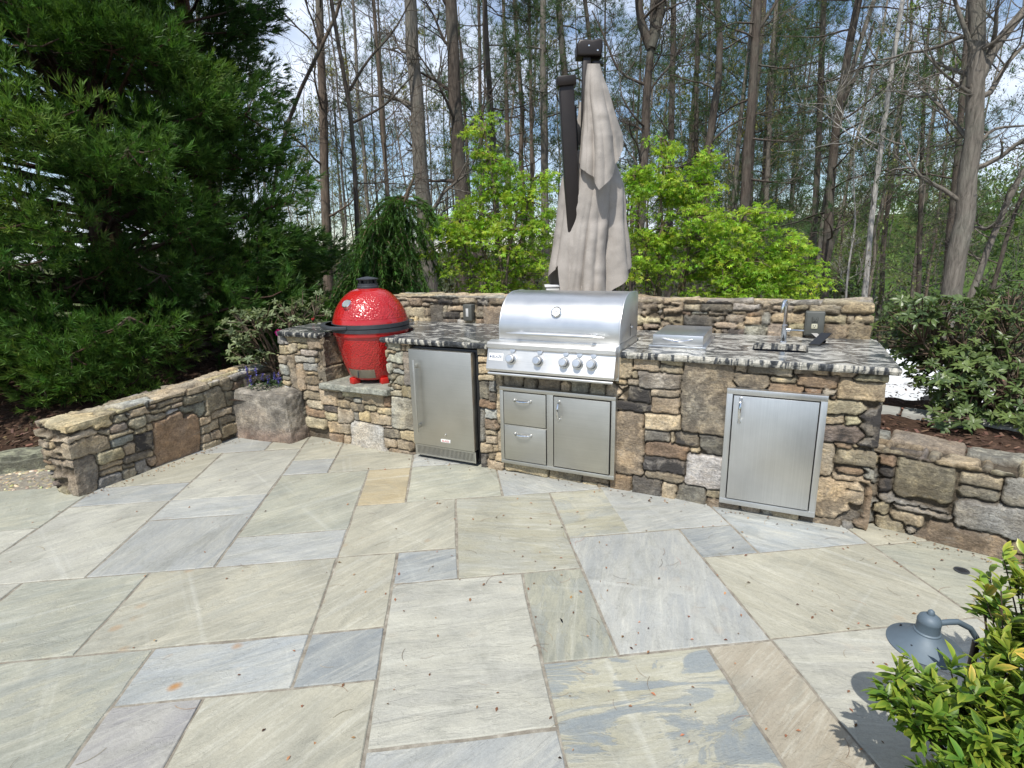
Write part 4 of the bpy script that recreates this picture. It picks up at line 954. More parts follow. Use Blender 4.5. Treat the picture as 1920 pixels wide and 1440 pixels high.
def faucet():
    s, y, z = 3.862, .64, CTZ
    t = kthing('faucet', 'tall steel gooseneck faucet standing behind the sink', 'faucet', s, y, z)
    bm = B(); a_lathe(bm, [(.024, 0), (.024, .006), (.0185, .010), (.0185, .115), (.015, .118)], (s, y, z), n=24); fin(bm, 'base', MAT['chrome'], t)
    pts = [(s, y, z+.11), (s, y, z+.18), (s, y, z+.235)]; r = .036
    for i in range(1, 13): a = R(180)*i/12*.98; pts.append((s-.30*(r-r*math.cos(a)), y-1.0*(r-r*math.cos(a)), z+.235+r*math.sin(a)*1.1))
    q = pts[-1]; pts.append((q[0], q[1], q[2]-.035)); fin(a_tube(B(), pts, .0115, 14), 'spout', MAT['chrome'], t)
    bm = B(); a_tube(bm, [(s, y, z+.082), (s+.035, y, z+.082)], .013, 12); a_box(bm, s+.030, s+.115, y-.010, y+.010, z+.078, z+.088, .003); fin(bm, 'lever', MAT['chrome'], t)
faucet()
def brush():
    t = kthing('phone_holder', 'small black folding stand leaning on the granite right of the sink', 'stand', 4.06, .66, CTZ)
    bm = B(); 
    for (y0, z0_, y1, z1_, w) in ((.56, .006, .70, .062, .030), (.70, .058, .66, .004, .018)):
        d = Vector((0, y1-y0, z1_-z0_)); L_ = d.length; nn = Vector((0, -d.z, d.y)).normalized()*.004
        vs = [bm.verts.new(Vector((4.06+sx*w+(.05 if ye else -.02), y0+(y1-y0)*ye, CTZ+z0_+(z1_-z0_)*ye))+nn*k) for k in (-1, 1) for sx, ye in ((-1, 0), (1, 0), (1, 1), (-1, 1))]
        for f in ((0, 1, 2, 3), (4, 5, 6, 7), (0, 1, 5, 4), (1, 2, 6, 5), (2, 3, 7, 6), (3, 0, 4, 7)): bm.faces.new([vs[i] for i in f])
    fin(bm, 'stand_body', MAT['black'], t, 0)
brush()
def outlet(s, z, w, h, lab, closed):
    t = kthing('outlet_box', lab, 'outlet', s, TBK-.02, z)
    y0 = TBK-.065
    bm = B(); a_box(bm, s-w/2, s+w/2, y0, TBK+.01, z-h/2, z+h/2, .008, 3); fin(bm, 'cover', MAT['boxg'], t)
    if closed:
        fin(a_box(B(), s-.012, s+.014, y0-.004, y0, z-.035, z+.038, .002), 'window', MAT['plastic'], t)
    else:
        fin(a_box(B(), s-w*.42, s+w*.42, y0-.006, y0+.001, z-h*.43, z+h*.43, .002), 'plate', MAT['boxg'], t)
        for k, m in ((.030, 'boxg'), (-.014, 'sock')):
            sc_ = fin(a_box(B(), s-.019, s+.019, y0-.010, y0-.005, z+k-.017, z+k+.017, .006, 3), 'socket', MAT[m], t)
            bm = B()
            for dx in (-.007, .007): a_box(bm, s+dx-.0015, s+dx+.0015, y0-.0108, y0-.009, z+k-.002, z+k+.009)
            a_lathe(bm, [(.003, .0), (.003, .0015), (0, .0015)], (s, y0-.0095, z+k-.009), (0, -1, 0), 8); fin(bm, 'slots', MAT['black'], sc_, 0)
        for k in range(5): pass
outlet(4.045, 1.045, .118, .165, 'dark grey double power outlet on the back wall beside the faucet', False)
outlet(1.318, 1.043, .088, .145, 'narrow dark grey closed outlet box on the back wall left of the gas grill', True)

# ================================================================== UMBRELLA
def umbrella():
    Y0 = 4.98
    foot = at(1088, 620, Y0); 
    t = thing('cantilever_umbrella', 'tall folded cantilever parasol with draped taupe canopy and dark brown mast behind the gas grill', 'umbrella', (foot.x, Y0+.05, -.2))
    loc = Vector(t.location)
    def P(x, y, dy=0.): p = at(x, y, Y0+dy); return p-loc
    def obj_(bm, name, m, par=t, sm=35):
        bmesh.ops.recalc_face_normals(bm, faces=bm.faces)
        for f in bm.faces: f.smooth = True
        for e in bm.edges:
            if len(e.link_faces) == 2 and e.calc_face_angle(0) > R(sm): e.smooth = False
        me = bpy.data.meshes.new(name); bm.to_mesh(me); bm.free(); return link(name, me, m, par)
    # thick mast, tilted, with cap
    def bar(p0, p1, w, d, bev=.012):
        bm = B(); ax = (p1-p0); L_ = ax.length; ax.normalize(); x = Vector((1, 0, 0)); x = (x-ax*x.dot(ax)).normalized(); y = ax.cross(x)
        a_box(bm, -w/2, w/2, -d/2, d/2, 0, L_, bev)
        for v in bm.verts: v.co = p0+x*v.co.x+y*v.co.y+ax*v.co.z
        return bm
    m0, m1 = P(1082, 560, -.06), P(1061, 158, -.22); obj_(bar(m0, m1, .112, .13), 'mast', MAT['bronze'])
    dd = (m1-m0).normalized(); obj_(bar(m1-dd*.02, m1+dd*.05, .148, .17, .01), 'mast_cap', MAT['bronze'])
    obj_(bar(P(1094, 560, -.02), P(1074, 200, -.02), .05, .08, .006), 'strut', MAT['black'])
    obj_(bar(P(1092, 430, -.02), P(1100, 100, -.02), .066, .07, .008), 'arm', MAT['bronze'])
    c = P(1104, 96, .0); bm = B()
    prof = [(-.105, -.055), (.095, -.060), (.105, .02), (.098, .06), (.07, .072), (.02, .060), (-.03, .068), (-.085, .066), (-.108, .03)]
    a_prism(bm, prof, lambda a, b, d: c+Vector((a, d, b)), -.08, .08, .018, 3); hub = obj_(bm, 'pivot_head', MAT['bronze'])
    bm = B(); a_lathe(bm, [(.007, 0), (.007, .004), (0, .006)], c+Vector((-.01, -.08, .015)), (0, -1, 0), 10); obj_(bm, 'bolt', MAT['chrome'], hub); bm = B(); a_lathe(bm, [(.007, 0), (.007, .004), (0, .006)], c+Vector((.06, -.08, -.02)), (0, -1, 0), 10); obj_(bm, 'bolt', MAT['chrome'], hub)
    c2 = P(1116, 121, .02); bm = B(); a_lathe(bm, [(.0, .022), (.04, .02), (.066, .008), (.068, -.01), (.05, -.014)], c2, (0, 0, 1), 28); obj_(bm, 'canopy_crown', MAT['bronze'])
    obj_(bar(P(1152, 640, .05), P(1150, 470, .05), .035, .05, .004), 'pole_foot', MAT['bronze'])
    # canopy: two hanging tiers of pleated cloth
    def tier(rows, hem, nfold, amp, seed, nth=220, nr=90, dy=0., depth=.75):
        """rows: (y_px, xl, xr); hem(theta)->y_px of the lower edge"""
        ys = np.array([r[0] for r in rows], float); xl = np.array([r[1] for r in rows], float); xr = np.array([r[2] for r in rows], float)
        th = np.linspace(0, 2*np.pi, nth+1)[:-1]; V = []
        rs = np.random.RandomState(seed); ph = rs.uniform(0, 6.28, 4)
        edge = np.abs(np.sin(th))**.8
        wl = np.abs(np.sin(th*nfold*.5+ph[0]+1.1*np.sin(th*2+ph[1])+.6*np.sin(th*3+ph[3]))); fine = (1-np.abs(np.sin(th*(nfold+1.5)+ph[2]+.9*np.sin(th*3+ph[0]))))**1.5
        hy = np.array([hem(a) for a in th])
        for j in range(nr+1):
            u = j/nr; yp = ys[0]+(hy-ys[0])*u
            l = np.interp(yp, ys, xl); r = np.interp(yp, ys, xr)
            grow = np.clip(u*1.6, .15, 1)
            k = 1-(amp*1.3*grow*(1-wl**.8)+amp*.35*grow*fine)*edge
            tw = th+.25*np.sin(u*5+ph[3])*.3
            cx = (l+r)/2; hw = (r-l)/2
            xs = cx+hw*np.cos(tw)*k; dep = hw/1031*Y0*depth
            for i in range(nth):
                p = P(xs[i], yp[i], dy+float(dep[i]*np.sin(tw[i])*k[i])); V.append(p)
        V = np.array(V); q = V.copy()
        V += np.stack([fbm(q, 5, seed+1, 3), fbm(q, 5, seed+2, 3), 0*q[:, 0]], 1)*np.array([.010, .028, 0])
        i = np.arange(nth); F = np.concatenate([np.stack([j*nth+i, j*nth+(i+1) % nth, (j+1)*nth+(i+1) % nth, (j+1)*nth+i], 1) for j in range(nr)])
        return V, F
    def hem1(a):  # a: 0 right, -90 front, 180 left
        d = math.degrees((a+math.pi) % (2*math.pi)-math.pi)
        return float(np.interp(d, [-180, -150, -125, -100, -62, -40, -15, 0, 40, 100, 180], [305, 318, 332, 356, 330, 306, 284, 264, 290, 330, 305]))
    def hem2(a):
        d = math.degrees((a+math.pi) % (2*math.pi)-math.pi)
        return float(np.interp(d, [-180, -160, -140, -128, -105, -70, -50, -25, 0, 40, 120, 180], [522, 514, 497, 575, 600, 590, 548, 520, 500, 520, 570, 522]))
    V, F = tier([(282, 1076, 1148), (313, 1060, 1157), (345, 1051, 1169), (425, 1041, 1178), (500, 1030, 1186), (600, 1020, 1195)], hem2, 5, .34, 6)
    cv = mk('lower_canopy', V, F, MAT['cloth'], t, None, True, local=False)
    V, F = tier([(119, 1101, 1126), (164, 1096, 1138), (209, 1093, 1152), (254, 1089, 1169), (300, 1085, 1174), (370, 1083, 1174)], hem1, 4, .30, 12, dy=-.15, depth=1.0)
    mk('upper_canopy', V, F, MAT['cloth'], t, None, True, local=False)
    # the slack fold that hangs under the upper flap, and the narrow panel behind the arm
    V, F = tier([(296, 1092, 1122), (360, 1080, 1130), (430, 1067, 1122), (500, 1060, 1118), (560, 1055, 1114)], lambda a: 552., 3, .30, 13, 90, 70, dy=-.15, depth=.62)
    mk('slack_fold', V, F, MAT['cloth'], t, None, True, local=False)
    V, F = tier([(190, 1088, 1096), (240, 1078, 1100), (275, 1076, 1104)], lambda a: 272., 2, .2, 15, 50, 20, dy=.06, depth=.5)
    mk('back_panel', V, F, MAT['cloth'], t, None, True, local=False)
umbrella()
bpy.data.objects['kamado_grill'].scale = (.955, .955, 1.)
def wbox():
    p = at(1036, 541, 5.0)
    t = thing('junction_box', 'small pale box just showing above the hood of the gas grill', 'box', (p.x, p.y, -.1))
    z = p.z+.1; bm = B(); a_box(bm, -.06, .06, -.05, .05, 0, z+.015, .006); o = fin(bm, 'post', MAT['plastic'], t)
    fin(a_box(B(), -.072, .072, -.06, .06, z+.016, z+.036, .004), 'lid', MAT['white'], t)
wbox()

# ================================================================== PATH LIGHT
def pathlight():
    Y = 1.4; c = at(1733, 1210, Y); g = at(1833, 1180, Y)
    t = thing('path_light', 'blue grey metal path light with wide conical shade beside the shrub at lower right', 'path light', (g.x, g.y, 0))
    loc = Vector(t.location); rel = c-loc
    ax = Vector((0, -.03, 1)).normalized(); R_ = .096
    shd = fin(a_lathe(B(), [(R_-.004, -.003), (R_, 0), (R_, .003), (R_*.80, .014), (R_*.52, .031), (R_*.36, .047), (.033, .050)], rel, ax, 64), 'shade', MAT['lampp'], t, 30)
    cp = fin(a_lathe(B(), [(.030, .044), (.034, .047), (.034, .052), (.0305, .055), (.0295, .080), (.0305, .083), (.0305, .087), (.0265, .098), (.016, .106), (.0095, .108), (.0095, .112), (.008, .119), (.004, .123), (0, .124)], rel, ax, 40), 'cap', MAT['lampp'], t, 40)
    for a, r_ in ((R(205), .070), (R(292), .062)):
        x, y, z = frame_of(ax); p = rel+x*(r_*math.cos(a))+y*(r_*math.sin(a))+z*.0195
        fin(a_lathe(B(), [(.0032, -.004), (.0032, .0035), (0, .0045)], p, ax, 10), 'screw', MAT['black'], shd)
    q = rel+ax*.070; e = at(1796, 1166, Y)-loc; f = at(1820, 1176, Y)-loc
    pts = [q, q.lerp(e, .35)+Vector((0, 0, .004)), q.lerp(e, .7)+Vector((0, 0, .003)), e, f+Vector((0, 0, -.004)), Vector((.004, 0, f.z-.04)), Vector((.004, 0, f.z-.09))]
    P = []
    for i in range(len(pts)-1):
        for k in range(4): P.append(pts[i].lerp(pts[i+1], k/4))
    P.append(pts[-1]); fin(a_tube(B(), P, .0085, 12), 'arm', MAT['lampp'], t, 60)
    fin(a_tube(B(), [(0, 0, 0), (.004, 0, f.z-.05)], .0105, 12), 'stem', MAT['bronze'], t)
pathlight()
def drain():
    c = onz(1803, 1070, .002); t = thing('deck_drain', 'small round dark drain cover let into the patio at right', 'drain', c)
    fin(a_lathe(B(), [(.032, 0), (.032, .003), (.027, .004), (.026, .0025), (0, .0025)], (0, 0, 0), n=28), 'rim', MAT['iron'], t)
    bm = B()
    for i in range(5): a_box(bm, -.018, .018, -.016+i*.008-.0015, -.016+i*.008+.0015, .0026, .0036)
    fin(bm, 'grid', MAT['black'], t, 0)
drain()

# ================================================================== VEGETATION HELPERS
def rot_from(dirs, ups=None, roll=None):
    """rotation matrices (n,3,3), columns x=dir, y, z~up"""
    d = dirs/np.maximum(np.linalg.norm(dirs, axis=1), 1e-9)[:, None]
    if ups is None: ups = np.tile([0, 0, 1.], (len(d), 1))
    y = np.cross(ups, d); ln = np.linalg.norm(y, axis=1); bad = ln < 1e-4; y[bad] = [0, 1, 0]; y /= np.maximum(np.linalg.norm(y, axis=1), 1e-9)[:, None]
    z = np.cross(d, y)
    if roll is not None:
        c, s = np.cos(roll)[:, None], np.sin(roll)[:, None]; y, z = y*c+z*s, z*c-y*s
    return np.stack([d, y, z], 2)
class Leaves:
    """collects instances of small leaf templates into one mesh"""
    def __init__(s): s.V, s.F, s.C, s.n = [], {3: [], 4: []}, [], 0
    def add(s, tv, tf, pos, Rm, scale, col, tw=None, tip=None):
        """tv (k,3) tf list of faces arrays; col (n,3); tw (k,) blend weight toward tip (n,3)"""
        n, k = len(pos), len(tv)
        if n == 0: return
        sc = np.asarray(scale, float); sc = sc if sc.ndim == 2 else np.repeat(sc[:, None], 3, 1)
        V = np.einsum('nij,nkj->nki', Rm, tv[None]*sc[:, None, :])+pos[:, None, :]
        C = np.repeat(col[:, None, :], k, 1)
        if tw is not None:
            w = tw[None, :, None]; C = C*(1-w)+tip[:, None, :]*w
        for f in tf:
            f = np.asarray(f); s.F[f.shape[1]].append((f[None]+(np.arange(n)*k)[:, None, None]+s.n).reshape(-1, f.shape[1]))
        s.V.append(V.reshape(-1, 3)); s.C.append(C.reshape(-1, 3)); s.n += n*k
    def build(s, name, m, parent=None, smooth=False, origin=None):
        V = np.concatenate(s.V); 
        if origin is not None: V = V-np.array(origin)
        return mk(name, V, [np.concatenate(f) for f in s.F.values() if f], m, parent, np.clip(np.concatenate(s.C), .002, 1), smooth, local=False)
def tubes(polys, name, m, parent, col, sides=6, origin=(0, 0, 0)):
    """polys: list of (pts (k,3), radii (k,)) ; different k allowed"""
    Vs, Fs, Cs, n0 = [], [], [], 0; byk = {}
    for p, r in polys: byk.setdefault(len(p), []).append((p, r))
    for k, lst in byk.items():
        P = np.array([a for a, _ in lst]); Rr = np.array([b for _, b in lst]); n = len(P)
        T = np.gradient(P, axis=1); T /= np.maximum(np.linalg.norm(T, axis=2), 1e-9)[..., None]
        ref = np.where(np.abs(T[:, :1, 2:3]) > .8, np.array([[[1., 0, 0]]]), np.array([[[0, 0, 1.]]])); ref = np.repeat(ref, k, 1)
        x = np.cross(ref, T); x /= np.maximum(np.linalg.norm(x, axis=2), 1e-9)[..., None]; y = np.cross(T, x)
        a = np.arange(sides)*2*np.pi/sides
        V = P[:, :, None, :]+Rr[:, :, None, None]*(x[:, :, None, :]*np.cos(a)[None, None, :, None]+y[:, :, None, :]*np.sin(a)[None, None, :, None])
        i = np.arange(sides); j = (i+1) % sides
        f = np.concatenate([np.stack([q*sides+i, q*sides+j, (q+1)*sides+j, (q+1)*sides+i], 1) for q in range(k-1)])
        Fs.append((f[None]+(np.arange(n)*k*sides)[:, None, None]+n0).reshape(-1, 4)); V = V.reshape(-1, 3); Vs.append(V); n0 += len(V)
    V = np.concatenate(Vs); c = np.array(col)*(1+.25*fbm(V, 3, 5, 2)[:, None])
    return mk(name, V-np.array(origin), np.concatenate(Fs), m, parent, np.clip(c, .01, 1), True, local=False)
def wander(p0, d0, L_, n, rs, wig=.15, up=0., droop=0.):
    P = [np.array(p0, float)]; d = np.array(d0, float); d /= np.linalg.norm(d); st = L_/n
    for i in range(n):
        d = d+rs.normal(0, wig, 3)+np.array([0, 0, up-droop*(i/n)]); d /= np.linalg.norm(d); P.append(P[-1]+d*st)
    return np.array(P)
def limbs(trunk, tr, rs, h0, h1, nb, L0_, ang=(.2, .9), depth=2, kids=5, wig=.16, up=.06, rfac=.45, az=None, droop=0.):
    """bare branches from a trunk polyline; returns polylines and tip points/directions"""
    polys, tips = [], []; z = trunk[:, 2]
    def rec(p0, d0, L_, r, lev):
        n = 7 if lev == 0 else (5 if lev == 1 else 4)
        P = wander(p0, d0, L_, n, rs, wig, up, droop); polys.append((P, np.linspace(r, max(r*.25, .0035), n+1)))
        tips.append((P[-1], P[-1]-P[-2], lev, P))
        if lev < depth:
            for k in range(kids if lev == 0 else max(2, kids-2)):
                i = rs.randint(max(1, n//3), n+1); d = P[i]-P[i-1]; d = d/np.linalg.norm(d); s = rs.normal(0, 1, 3); s -= d*s.dot(d); s /= np.linalg.norm(s)
                rec(P[i], d*rs.uniform(.5, .9)+s*rs.uniform(.5, .9), L_*rs.uniform(.35, .6), r*.5*(1-.4*i/n), lev+1)
    for b in range(nb):
        h = h0+(h1-h0)*(b+rs.uniform(0, 1))/nb; h = min(h, z[-1]-.1); 
        p = np.array([np.interp(h, z, trunk[:, c]) for c in range(3)]); rad = np.interp(h, z, tr)
        a = rs.uniform(0, 2*np.pi) if az is None else rs.normal(az, .8); e = rs.uniform(*ang)
        rec(p, (np.cos(a)*np.cos(e), np.sin(a)*np.cos(e), np.sin(e)), L_sc(L0_, h, z, rs), rad*rfac, 0)
    return polys, tips
def L_sc(L0_, h, z, rs): return L0_*rs.uniform(.6, 1.15)*(1-.45*max(0, (h-z[0])/(z[-1]-z[0])))
def q4(*f): return [np.array(f)]
# templates
def T_lance(fold=.25, bend=.25, wid=.16, seg=3):
    V = []; w = []
    for i in range(seg+1):
        u = i/seg; hw = wid*(math.sin(math.pi*min(1, u*.95+.05))**.8) if 0 < i < seg else (wid*.12 if i == 0 else 0.0)
        z = -bend*u*u
        for s in (-1, 0, 1): V.append((u, s*hw, z+abs(s)*hw*fold)); w.append(u*.6+abs(s)*.4)
    F = []
    for i in range(seg):
        for s in (0, 1): a = i*3+s; F.append((a, a+1, a+4, a+3))
    return np.array(V), [np.array(F)], np.array(w)
def T_star(lobes=5):
    V = [(0, 0, 0)]; F = []
    for k in range(lobes):
        a = R(-100+200*k/(lobes-1)); L_ = 1-.35*abs(k-(lobes-1)/2)/((lobes-1)/2); b = len(V)
        for da, l_, z in ((-.32, .42, .02), (0, L_, -.16), (.32, .42, .02)): V.append((l_*math.cos(a+da), l_*math.sin(a+da), z))
        F.append((0, b, b+1, b+2))
    return np.array(V), [np.array(F)]
def T_spray(rs, n=16, curve=1., spread=.6, wid=.03):
    """bunch of curved thin cords fanning forward, like a cryptomeria tuft"""
    V, F3, F4, w = [], [], [], []
    for i in range(n):
        a = rs.uniform(0, 2*np.pi); sp = spread*rs.uniform(.1, 1); p = np.array([rs.uniform(0, .45), 0, 0])
        d = np.array([1., sp*np.cos(a), sp*np.sin(a)]); d /= np.linalg.norm(d); L_ = rs.uniform(.4, .8); wd = np.cross(d, rs.normal(0, 1, 3)); wd /= np.linalg.norm(wd); b = len(V)
        V += [p-wd*wid, p+wd*wid]; w += [.1]*2; p = p+d*L_*.5; d = d+np.array([-.1, 0, rs.uniform(-.35, .6)*curve]); d /= np.linalg.norm(d)
        V += [p-wd*wid*.9, p+wd*wid*.9]; w += [.5]*2; V.append(p+d*L_*.5); w.append(1.)
        F4.append((b, b+1, b+3, b+2)); F3.append((b+2, b+3, b+4))
    return np.array(V), [np.array(F4), np.array(F3)], np.array(w)
def T_tuft(rs, n=14, wid=.035, spread=1.1):
    V, F, w = [], [], []
    for i in range(n):
        d = np.array([rs.uniform(.1, 1), rs.normal(0, spread*.5), rs.normal(0, spread*.5)]); d /= np.linalg.norm(d); s = np.cross(d, rs.normal(0, 1, 3)); s /= np.linalg.norm(s); b = len(V)
        V += [s*wid, -s*wid, d*rs.uniform(.7, 1)]; F.append((b, b+1, b+2)); w += [.1, .1, 1.]
    return np.array(V), [np.array(F)], np.array(w)
def T_whorl(rs, n=8, wid=.17, droop=.35):
    tv, tf, tw = T_lance(.2, .22, wid, 3); V, F, w = [], [], []
    for i in range(n):
        a = 2*np.pi*i/n+rs.uniform(-.4, .4); e = rs.uniform(-.25, .8); L_ = rs.uniform(.55, 1.1); c, s = np.cos(a), np.sin(a); ce, se = np.cos(e), np.sin(e)
        M_ = np.array([[c*ce, -s, -c*se], [s*ce, c, -s*se], [se, 0, ce]]); P = (tv*L_)@M_.T; F.append(tf[0]+len(V)*1); V += list(P+np.array([c*.05, s*.05, 0])); w += list(tw)
    # local z is the shoot axis -> map to x
    V = np.array(V)[:, [2, 0, 1]]
    return V, [np.concatenate(F)], np.array(w)
def vary(rs, n, c, s=.18, hs=.08):
    return np.clip(np.array(c)*(1+rs.normal(0, s, (n, 1)))*(1+rs.normal(0, hs, (n, 3))), .003, 1)
def ball(rs, n, r=1.):
    d = rs.normal(0, 1, (n, 3)); d /= np.linalg.norm(d, axis=1)[:, None]; return d*(rs.uniform(0, 1, (n, 1))**(1/3.))*r

# ---------------------------------------------------------------- big cryptomerias at left
def cryptomeria(name_label, cx, cy, H_, rad, z0, n_clump, seed, group=None, face=(.2, -1.), lowz=.3):
    rs = np.random.RandomState(seed); t = thing('evergreen_tree', name_label, 'tree', (cx, cy, z0), group=group); o = np.array([cx, cy, z0])
    n = 12; P = np.stack([np.linspace(0, .2, n)*rs.normal(), np.linspace(0, .2, n)*rs.normal(), np.linspace(0, H_, n)], 1)+o; r = np.linspace(.2, .05, n)
    tubes([(P, r)], 'trunk', MAT['bark'], t, (.12, .065, .045), 12, o)
    Lf = Leaves(); tmp = [T_spray(rs, 18, .9, .9, .022) for _ in range(6)]; br = []
    fdir = np.array([face[0], face[1]])/np.linalg.norm(face)
    for k in range(n_clump):   # boughs, each a group of tufts
        u = (k+rs.uniform(0, 1))/n_clump; z = lowz+(H_-lowz)*u**1.2; prof = rad*(1-.5*(z/H_)**1.8)*(.80+.20*ss(.0, .9, np.array([z]))[0])
        a = rs.uniform(0, 2*np.pi); dh = np.array([np.cos(a), np.sin(a)])
        if dh.dot(fdir) < -.25 and rs.uniform() < .8: dh = -dh
        if (cx+dh[0]*prof)/(cy+dh[1]*prof) > -.392+.012*math.sin(z*3)+.055*(z < 1.9): continue
        q = rs.uniform(.78, 1.02) if rs.uniform() < .8 else rs.uniform(.4, .7); lump = 1+.12*math.sin(a*5+z*1.7+seed)
        cb_ = np.array([dh[0]*prof*q*lump, dh[1]*prof*q*lump, z]); g0 = rs.uniform(); gold = rs.uniform() < .22
        p0 = np.array([0, 0, max(.1, z-rs.uniform(.2, .7))]); mid = (p0+cb_)/2+np.array([0, 0, -.15]); uu = np.linspace(0, 1, 7)[:, None]
        br.append(((p0*(1-uu)**2+2*mid*uu*(1-uu)+cb_*uu**2)+o, np.linspace(.035, .010, 7)))
        for kk_ in range(rs.randint(4, 8)):
            c = cb_+ball(rs, 1)[0]*np.array([.42, .42, .27]); out = np.array([dh[0], dh[1], rs.uniform(-.1, .5)]); size = rs.uniform(.16, .27); m = int(34*rs.uniform(.7, 1.2))
            b = ball(rs, m); b *= np.array([1., 1., .8]); pos = c+b*size; d = b*.8+out*.8+np.array([0, 0, .25]); d = d/np.linalg.norm(d, axis=1)[:, None]
            base = np.array([.030, .080, .020]); bright = np.array([.090, .18, .032]); yel = np.array([.17, .20, .045]); g = np.clip(g0*.8+rs.uniform(-.2, .4), 0, 1)
            col = vary(rs, m, base*(1-g*.5)+bright*g*.5, .2, .08); tipc = vary(rs, m, bright*(1-.45*(g < .3))+yel*.5*gold, .2); ks = rs.randint(0, 6, m)
            for kk in range(6):
                s_ = ks == kk
                if s_.any(): Lf.add(tmp[kk][0], tmp[kk][1], pos[s_]+o, rot_from(d[s_], roll=rs.uniform(-.8, .8, s_.sum())), rs.uniform(.11, .19, s_.sum()), col[s_], tmp[kk][2], tipc[s_])
            br.append((np.array([cb_, (cb_+c)/2-np.array([0, 0, .03]), c])+o, np.array([.010, .008, .005])))
    tubes(br, 'branches', MAT['bark'], t, (.10, .06, .045), 5, o)
    Lf.build('foliage', MAT['needle'], t, origin=o)
cryptomeria('huge dark green evergreen filling the upper left behind the left wall', -4.95, 6.9, 7.6, 2.6, .15, 300, 3, lowz=.35)
cryptomeria('second dark evergreen between the big left one and the drooping conifer', -4.6, 8.8, 7.6, 1.6, .1, 120, 8, lowz=.4)
cryptomeria('dark evergreen cut off by the left edge of the picture', -7.6, 5.6, 7.0, 1.9, .1, 55, 12, lowz=.4, face=(.8, -.6))

# ---------------------------------------------------------------- drooping spruce
def weeping():
    rs = np.random.RandomState(5); x0, y0 = -1.62, 6.7; t = thing('weeping_conifer', 'low dark green conifer with drooping branches behind the red grill', 'tree', (x0, y0, -.1)); o = np.array([x0, y0, -.1])
    TP = np.array([[0, 0, 0], [.05, 0, .8], [-.05, 0, 1.4], [.18, .0, 1.9], [.42, .0, 2.25], [.55, 0, 2.52]])+o
    tubes([(TP, np.linspace(.07, .012, 6))], 'trunk', MAT['bark'], t, (.16, .12, .09), 8, o)
    Lf = Leaves(); br = []; tv = np.array([[0, -.09, 0], [0, .09, 0], [1, 0, 0]]); tf = [np.array([[0, 1, 2]])]
    for k in range(380):
        h = rs.uniform(.4, 2.3)**1.; p = np.array([np.interp(h, TP[:, 2]-o[2], TP[:, 0]-o[0]), 0, h]); a = rs.uniform(0, 2*np.pi); L_ = rs.uniform(.5, 1.3)*(1.4-.33*h)
        d = np.array([np.cos(a)*1.35, np.sin(a)*.8, rs.uniform(.05, .6)]); P = [p]; n = 14; L_ *= rs.choice([.6, 1., 1.15])
        for i in range(n): d = d+np.array([0, 0, -.20]); d /= np.linalg.norm(d); P.append(P[-1]+d*L_/n+rs.normal(0, .006, 3))
        P = np.array(P); P = P[P[:, 2] > .05]
        if len(P) < 4: continue
        br.append((P+o, np.linspace(.007, .003, len(P))))
        m = int(L_*330); u = rs.uniform(.1, 1, m)*(len(P)-1); i0 = np.minimum(u.astype(int), len(P)-2); fr_ = (u-i0)[:, None]; pos = P[i0]*(1-fr_)+P[i0+1]*fr_; tg = P[i0+1]-P[i0]; tg /= np.linalg.norm(tg, axis=1)[:, None]
        s = rs.normal(0, 1, (m, 3)); s -= tg*(s*tg).sum(1)[:, None]; s /= np.linalg.norm(s, axis=1)[:, None]; dd = tg*.8+s*.8; g = rs.uniform()
        Lf.add(tv, tf, pos+o, rot_from(dd, s), rs.uniform(.045, .08, m), vary(rs, m, (.04+.035*g, .10+.06*g, .028), .2))
        for _ in range(5):   # side shoots
            i = rs.randint(2, len(P)-1); sd = rs.normal(0, .6, 3)+np.array([0, 0, -.7]); sd /= np.linalg.norm(sd); q = P[i]+sd*np.linspace(0, rs.uniform(.15, .35), 40)[:, None]; s = rs.normal(0, 1, (40, 3))
            Lf.add(tv, tf, q+o, rot_from(sd*.8+s*.45), rs.uniform(.03, .05, 40), vary(rs, 40, (.045+.03*g, .10+.05*g, .028), .2))
    for i in range(220):   # leader tip
        u = rs.uniform(.45, 1); p = np.array([np.interp(u, np.linspace(0, 1, 6), TP[:, c]) for c in range(3)]); s = rs.normal(0, 1, 3)+np.array([.2, 0, .5]); Lf.add(tv, tf, p[None], rot_from(s[None]), np.array([.05]), vary(rs, 1, (.10, .17, .04), .2))
    tubes(br, 'branches', MAT['bark'], t, (.16, .11, .07), 5, o); Lf.build('foliage', MAT['needle'], t, origin=o)
weeping()

